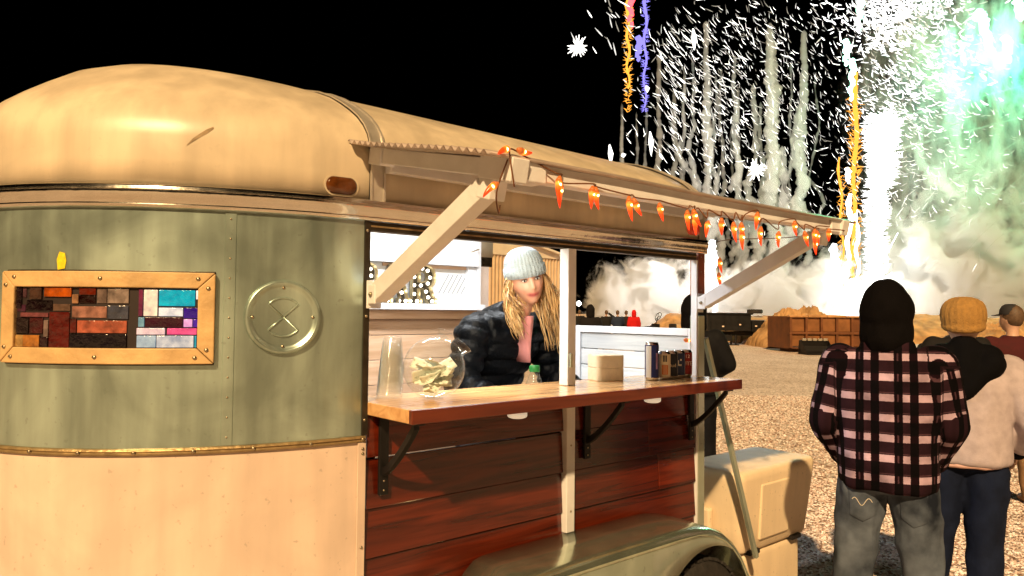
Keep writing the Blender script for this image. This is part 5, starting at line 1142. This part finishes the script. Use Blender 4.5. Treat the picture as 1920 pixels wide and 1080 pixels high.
mound('brush_heap', 'rough heap of tan earth and brush behind the person at the right', 21.0, 33, 33, 38.5, 1.25, 21, .6, 160, 50, None, 'earth heap')
k = MB(); k.lathe([(.22, -.11), (.40, -.13), (.46, -.09), (.47, 0), (.46, .09), (.40, .13), (.22, .11)], 30, None, FW(14.75, 44.9, 1.80), cap=False); o = k.build('loose_tyre', RUB, auto=40); tag(o, 'loose black tyre lying flat on top of the earth bank', 'tyre')
for i, (L, D, w, h) in enumerate(((9.6, 42, 1.0, 1.0), (10.9, 42.2, 1.2, 1.35), (13.4, 42.0, 1.5, 1.45))):
    k = MB(); P = FW(L, D, 0); M_ = Matrix.Translation(P) @ Matrix.Rotation(FROT+.1*i, 4, 'Z'); k.box(-w/2, w/2, -.5, .5, 0, h, M_); o = k.build('concrete_block', mat('tan_concrete', (.46, .33, .2), .9, var=.25, vscale=3, bump=.6, bscale=8), bevel=.06)
    tag(o, ('low tan concrete block left of the black trailer', 'tan concrete block behind the black trailer hopper', 'wide tan concrete block below the loose tyre')[i], 'block')

# ================================================================== fireworks
FD = 60.
def sparks(mb, n, L, Z, sL, sZ, ln, r, ang=(-60, 14), curve=.25, shape='box', depth=4, seed=0):
    rg = random.Random(seed)
    for _ in range(n):
        if shape == 'box': l_ = L+rg.uniform(-sL, sL); z_ = Z+rg.uniform(-sZ, sZ)
        else: l_ = L+rg.gauss(0, sL); z_ = Z+rg.gauss(0, sZ)
        d_ = FD+rg.uniform(-depth, depth); a = R_(rg.gauss(*ang)); q = ln*rg.uniform(.45, 1.35); c_ = curve*rg.uniform(-.2, 1); rr = r*rg.uniform(.18, .50); pts = []
        for i in range(4):
            t = i/3-.5; pts.append(FW(l_+math.cos(a)*q*t+c_*q*t*t, d_, z_+math.sin(a)*q*t+c_*q*t*t))
        mb.tube(pts, [rr*.15, rr*.7, rr, rr*.5], 5); mb.mi = getattr(mb, 'mi', [])+[rg.choice((0, 0, 1, 1, 2))]*(len(mb.f)-len(getattr(mb, 'mi', [])))
SPW = emis('spark_white', (1, .96, .88), 2.6); SPG = emis('spark_gold', (1, .40, .05), 1.7); SPR = emis('spark_red', (1, .05, .06), 5); SPB = emis('spark_blue', (.30, .26, 1), 1.3); SPN = emis('spark_green', (.06, 1, .45), 6); SPH = emis('spark_hot', (1, 1, .97), 5)
def fw(name, mb, m_, label, kind='stuff', cat='fireworks'):
    e_ = m_.node_tree.nodes['Emission']; c_ = tuple(e_.inputs[0].default_value)[:3]; st = e_.inputs[1].default_value; ms = [m_]
    if hasattr(mb, 'mi'): ms += [emis(m_.name+'_mid', c_, st*.42), emis(m_.name+'_dim', tuple(x*y for x, y in zip(c_, (1, .93, .8))), st*.16)]
    o = mb.build(name, ms, smooth=True); tag(o, label, cat, kind=kind)
    if hasattr(mb, 'mi') and len(o.data.polygons) == len(mb.mi): o.data.polygons.foreach_set('material_index', mb.mi)
    return o
k = MB(); sparks(k, 130, 13.0, 19.5, 1.0, 6.3, .85, .11, (-52, 8), .1, seed=1); sparks(k, 26, 6.9, 25.6, 2.4, 1.6, .85, .14, (-58, 16), .1, seed=2); sparks(k, 45, 10.8, 20, 1.6, 5, .6, .09, (-50, 35), .1, seed=3)
fw('firework_sparks', k, SPW, 'slanting column of chunky white sparks, left side of the display')
k = MB(); sparks(k, 330, 17.6, 23.6, 3.4, 3.6, .62, .085, (-48, 22), .3, 'g', seed=4); sparks(k, 230, 17.2, 18.5, 2.2, 2.6, .6, .08, (-42, 30), .3, 'g', seed=5); sparks(k, 160, 22.5, 20.5, 3.0, 6, .5, .07, (-45, 25), .4, seed=6)
fw('firework_sparks', k, SPW, 'broad cloud of white sparks left of the brightest burst')
k = MB(); sparks(k, 1100, 31.9, 27.0, 2.3, 1.6, .62, .13, (-30, 40), .5, 'g', 5, 7); sparks(k, 330, 33.8, 20.6, 1.7, 2.0, .62, .08, (-15, 25), .6, 'g', 5, 8); sparks(k, 300, 30.2, 20.6, 1.2, 2.6, .5, .085, (-35, 30), .5, 'g', 5, 9)
fw('firework_sparks', k, SPH, 'dense white-hot burst of sparks at the top right')
k = MB(); sparks(k, 230, 32.0, 15.2, 2.3, 3.2, .62, .065, (-10, 30), .9, 'g', 5, 10); sparks(k, 70, 36, 15, 4.5, 5, .5, .045, (-30, 40), .9, seed=11); sparks(k, 110, 28.6, 11, 2.8, 6, .5, .06, (-50, 40), .5, seed=12); sparks(k, 40, 33, 9, 3, 4, .9, .05, (60, 25), .6, seed=13)
sparks(k, 900, 21.5, 17.5, 8.5, 9, .42, .05, (-62, 18), .2, seed=31); sparks(k, 350, 35, 18, 6, 8, .42, .05, (-30, 35), .6, seed=32)
fw('firework_sparks', k, SPW, 'scattered curling sparks falling below the brightest burst')
# bristling white fountain column
def brush(mb, L, D, Z0, Z1, ra, rb, n, sl, seed, rr=.05, up=.25):
    rg = random.Random(seed)
    for _ in range(n):
        t = rg.random(); z = Z0+(Z1-Z0)*t; R0 = ra+(rb-ra)*t; R0 *= math.sqrt(max(0, 1-max(0, (t-.85)/.15)**2)) if t > .85 else 1; a = rg.uniform(0, 6.283); q = R0*rg.uniform(.55, 1.0)
        p = FW(L+q*math.cos(a), D+q*math.sin(a), z); d = (r0*math.cos(a)+f0*math.sin(a)+zz*rg.uniform(-up, up*2)).normalized()
        mb.tube([p, p+d*sl*.5*rg.uniform(.6, 1.3), p+d*sl*rg.uniform(.8, 1.3)], [rr, rr*.8, rr*.1], 4)
k = MB(); brush(k, 30.1, 60, 12.2, 18.0, .45, .95, 700, .75, 1, .055); brush(k, 29.6, 60, 2.0, 12.5, .2, .5, 800, .65, 2, .05); k.tube([FW(29.4, 60, 1.5), FW(29.6, 60, 8), FW(30.0, 60, 12), FW(30.2, 60, 15.5), FW(30.1, 60, 17.5)], [.1, .2, .4, .8, .3], 12)
fw('firework_fountain', k, SPH, 'tall bristling white fountain of sparks rising from the ground')
# comets
def comet(L0, Z0, L1, Z1, r, D=60): return [FW(L0+(L1-L0)*t+.12*math.sin(t*19), D, Z0+(Z1-Z0)*t) for t in [i/24 for i in range(25)]], [r*(.5+.5*t)*(1.0 if t < .96 else .5)*(1+.25*math.sin(t*70)) for t in [i/24 for i in range(25)]]
k = MB(); k.tube(*comet(27.6, 1.4, 28.05, 21.5, .20), 8); brush(k, 27.9, 60, 3, 20, .15, .25, 260, .55, 3, .04, .8); k.tube(*comet(27.0, 2, 26.6, 14.5, .10), 6); brush(k, 26.8, 60, 3, 13, .1, .15, 120, .4, 4, .03, .8)
fw('firework_comet', k, SPG, 'golden comet trail climbing beside the white fountain')
k = MB(); k.tube(*comet(27.1, 2.2, 27.5, 11.5, .22), 8); k.tube(*comet(28.1, 2.2, 28.0, 10.2, .18), 8); k.tube(*comet(26.3, 1.7, 26.2, 7.4, .32), 8); k.tube(*comet(16.4, 1.7, 16.3, 7.6, .34), 8); k.tube(*comet(15.9, 2.5, 16.1, 7.0, .2), 8); k.tube(*comet(27.3, 12.4, 27.35, 13.6, .18), 8)
for a, l_ in ((128, 4.0), (118, 3.6), (112, 5.0), (100, 4.5), (82, 5), (68, 6), (58, 5.5), (50, 5), (62, 8), (74, 3.5)):
    d = r0*math.cos(R_(a))+zz*math.sin(R_(a)); b_ = FW(27.6, 60, 1.3); k.tube([b_+d*.6, b_+d*l_*.6, b_+d*l_], [.05, .14 if a > 95 else .06, .03], 6)
fw('firework_comet', k, SPH, 'cluster of white jets and comets shooting up from the launch spot')
k = MB(); k.ellipsoid(FW(27.7, 60, 1.9), 1.35, 1.0, 1.0, 20, 12); k.ellipsoid(FW(27.9, 60, 3.4), .9, .8, 1.1, 16, 10); me = k.mesh('firework_flash', SPH, True); fold(me, .35, (.9, .9, .9), 3); o = put('firework_flash', me); tag(o, 'blinding white flash at the launch spot on the bank', 'flash', kind='stuff')
k = MB(); k.tube(*comet(9.35, 20, 9.3, 27.5, .15), 6); brush(k, 9.33, 60, 18, 27, .1, .2, 160, .35, 5, .035, .5); fw('firework_comet', k, SPG, 'thin gold comet trail at the far left of the display')
k = MB(); k.tube(*comet(9.5, 25, 9.45, 28, .32), 6); fw('firework_comet', k, SPR, 'short red flare at the top left of the display')
k = MB(); k.tube(*comet(10.1, 22.3, 10.3, 24.3, .28), 6); k.tube(*comet(10.7, 18.5, 10.75, 28, .14), 6); brush(k, 10.7, 60, 18, 28, .08, .16, 200, .3, 6, .03, .3); fw('firework_comet', k, SPB, 'violet blue comet trail next to the gold one')
k = MB()
for L0, Z0, L1, Z1, r in ((27.15, 22.1, 27.3, 24.2, .26), (27.55, 19.2, 27.8, 22.6, .26), (39.2, 22.9, 38.2, 26.8, .42), (40.5, 22.5, 40.4, 24.6, .34), (36.9, 22.2, 36.6, 24.2, .16), (28.2, 25, 28.5, 28, .28), (41.5, 26, 41.4, 27.6, .35)): k.tube(*comet(L0, Z0, L1, Z1, r), 8)
fw('firework_flare', k, emis('flare_green', (.45, 1, .72), 5), 'green-white flares burning at the upper right')
for L, Z, R0, lab in ((5.2, 23.4, .95, 'small white starburst alone in the dark sky at left'), (19.8, 13.4, .95, 'small white starburst above the awning')):
    k = MB(); rg = random.Random(int(L))
    for i in range(46):
        d = Vector((rg.gauss(0, 1), rg.gauss(0, 1), rg.gauss(0, 1))).normalized(); q = R0*rg.uniform(.55, 1.1); c = FW(L, 60, Z); k.tube([c, c+d*q*.6, c+d*q], [.06, .055, .03], 5)
    k.ellipsoid(FW(L, 60, Z), .3, .3, .3, 10, 8); fw('firework_star', k, SPW, lab, 'thing', 'firework')
k = MB()
for L, Z, h_ in ((7.95, 14.6, 1.5), (11.25, 15.6, 1.7), (10.9, 20, .5), (14.75, 24.2, 1.6), (9.0, 14.5, .3)): k.tube([FW(L, 60, Z-h_*.6), FW(L, 60, Z), FW(L-.1, 60, Z+h_*.5)], [.05, .22, .06], 8)
fw('firework_flare', k, SPW, 'few pale drooping flares low on the left of the display')
# lamps of the burning stars
def plight(L, D, Z, e, c, r=.8):
    l_ = bpy.data.lights.new('firework_light', 'POINT'); l_.energy = e; l_.color = c; l_.shadow_soft_size = r; o = bpy.data.objects.new('firework_light', l_); COL.objects.link(o); o.location = FW(L, D, Z)
plight(30.0, 55.5, 3.5, 2000, (1, .97, .92)); plight(31.5, 57, 22, 2000, (.8, 1, .9)); plight(39.5, 59.5, 22.5, 8500, (.05, 1, .45)); plight(17.5, 57, 18, 1900, (.92, .97, 1)); plight(12.5, 56, 6, 3000, (1, .95, .92))

# ------------------------------------------------------------------ smoke
def smoke_vol(name, dens, col=(.93, .94, .93), aniso=.15):
    M = bpy.data.materials.new(name); M.use_nodes = True; n = M.node_tree.nodes; n.remove(n['Principled BSDF']); v = n.new('ShaderNodeVolumePrincipled')
    v.inputs['Color'].default_value = (*col, 1); v.inputs['Density'].default_value = dens; v.inputs['Anisotropy'].default_value = aniso
    M.node_tree.links.new(v.outputs[0], n['Material Output'].inputs['Volume']); return M, n, M.node_tree.links, v
def trail(mb, L, Zt, Zb, r, seed, wob=.5, lean=0, D=None):
    rg = random.Random(seed); D = D or 62+rg.uniform(0, 6); n = int(abs(Zt-Zb)/.12)+6; pts = []; rad = []
    for i in range(n):
        t = i/(n-1); z = Zt+(Zb-Zt)*t; w = wob*t
        pts.append(FW(L+lean*t+w*mnoise.noise((z*.35, seed*3.1, 0))*1.6+.25*w*mnoise.noise((z*1.4, seed, 7)), D+w*mnoise.noise((z*.4, seed, 4)), z))
        rad.append(r*(.4+.6*t)*max(.45, 1+.6*mnoise.noise((z*1.3, seed*1.7, 2))+.45*mnoise.noise((z*3.7, seed, 9)))*min(1, i/3+.15, (n-1-i)/4+.1))
    mb.tube(pts, [max(.03, q) for q in rad], 10)
groups = [MB(), MB(), MB()]
TRL = [(9.3, 19.5, 11.5, .20, .2), (9.95, 21, 12.0, .20, .2), (10.6, 19, 11.2, .20, .25), (11.4, 20, 13, .16, .3), (13.0, 25, 8.3, .42, .4), (14.6, 22, 8, .34, .7), (15.7, 14.5, 6.8, .40, 1.1), (16.6, 27, 6.5, .55, .7), (17.3, 20, 6.5, .40, 1.1), (18.3, 15, 6.2, .38, 1.2), (20.1, 11, 5.0, .50, 1.1), (21.2, 22, 5.2, .50, 1.3), (22.2, 27, 6, .72, 1.1), (22.9, 16, 5.0, .6, 1.4), (24.0, 27, 7.0, .85, 1.0), (24.9, 20, 6.2, .6, 1.5), (25.8, 27, 9, .6, 1.2), (19.0, 24, 12, .35, .8), (31.8, 12, 7.4, .75, .5), (33.2, 16, 8, .5, 1.2), (35.0, 18, 9, .6, 1.4)]
rg_ = random.Random(77)
for i in range(26):
    L_ = rg_.uniform(13.5, 27.0); a_ = rg_.uniform(11, 24); TRL.append((L_, a_, rg_.uniform(5, 8), rg_.uniform(.16, .34), rg_.uniform(.8, 1.8)))
for i, (L, a, b, r, w) in enumerate(TRL): trail(groups[i % 3], L, a, b, r, i+1, w)
for i, (L0, Z0, L1, Z1) in enumerate(((42.5, 14.5, 36, 8.5), (43, 11.5, 37.5, 6.5), (42, 16.5, 33, 11), (43.5, 18.5, 30, 14.8), (43, 21.0, 28.5, 17.0), (40, 9.5, 36, 5.5))): trail(groups[i % 3], L0, Z0, Z1, .13, 40+i, .3, L1-L0, 59+i*.4)
TM_, *_ = smoke_vol('trail_smoke', 1.1)
for i, k in enumerate(groups):
    o = k.build('smoke_trails', TM_, smooth=True); tag(o, ('wavy grey smoke trails hanging under the spark clouds, nearest set', 'wavy grey smoke trails hanging under the spark clouds, middle set', 'wavy grey smoke trails hanging under the spark clouds, farthest set')[i], 'smoke', kind='stuff')
SM, n, l, v = smoke_vol('billowing_smoke', 0)
def mth(op, a, b=None, c=None):
    k = n.new('ShaderNodeMath'); k.operation = op
    for i, x in enumerate((a, b, c)):
        if x is None: continue
        if isinstance(x, (int, float)): k.inputs[i].default_value = x
        else: l.new(x, k.inputs[i])
    return k.outputs[0]
def sstep(x, a, b):
    k = n.new('ShaderNodeMapRange'); k.interpolation_type = 'SMOOTHSTEP'; k.inputs[1].default_value = a; k.inputs[2].default_value = b; l.new(x, k.inputs[0]); return k.outputs[0]
tc = n.new('ShaderNodeTexCoord'); sp = n.new('ShaderNodeSeparateXYZ'); l.new(tc.outputs['Object'], sp.inputs[0]); XL, XZ = sp.outputs[0], sp.outputs[2]
nz = n.new('ShaderNodeTexNoise'); nz.inputs['Scale'].default_value = .36; nz.inputs['Detail'].default_value = 6; nz.inputs['Roughness'].default_value = .62; nz.inputs['Distortion'].default_value = .7; l.new(tc.outputs['Object'], nz.inputs[0])
H = mth('ADD', 5.2, mth('ADD', mth('MULTIPLY', sstep(XL, 29, 35), 5.0), mth('MULTIPLY', sstep(XL, 5, 10), .8)))
base = mth('ADD', mth('MULTIPLY', mth('SUBTRACT', nz.outputs[0], .565), 1.7), mth('MULTIPLY', mth('SUBTRACT', 1, mth('DIVIDE', XZ, H)), .42))
base = mth('SUBTRACT', base, mth('MULTIPLY', sstep(mth('MULTIPLY', XL, -1), -9, -4.6), .5))
bank = mth('MULTIPLY', mth('MINIMUM', mth('MAXIMUM', mth('MULTIPLY', base, 12), 0), 1), .9)
mp = n.new('ShaderNodeMapping'); mp.inputs['Scale'].default_value = (.55, .55, .20); mp.inputs['Rotation'].default_value = (0, R_(22), 0); l.new(tc.outputs['Object'], mp.inputs[0])
n2 = n.new('ShaderNodeTexNoise'); n2.inputs['Scale'].default_value = 1.0; n2.inputs['Detail'].default_value = 5; n2.inputs['Roughness'].default_value = .65; n2.inputs['Distortion'].default_value = .9; l.new(mp.outputs[0], n2.inputs[0])
upm = mth('MULTIPLY', mth('MULTIPLY', sstep(XL, 31, 38), sstep(XZ, 5, 11)), mth('MINIMUM', mth('MAXIMUM', mth('MULTIPLY', mth('SUBTRACT', n2.outputs[0], .52), 12), 0), 1))
l.new(mth('ADD', bank, mth('MULTIPLY', upm, .34)), v.inputs['Density'])
SM.cycles.volume_step_rate = .18
k = MB(); k.box(3.5, 48, 58, 72, -.5, 29); o = k.build('smoke_bank', SM); o.matrix_world = Matrix.Translation(FW(0, 0, 0)) @ FA
tag(o, 'billowing bank of pale firework smoke lit from within across the yard', 'smoke', kind='stuff')
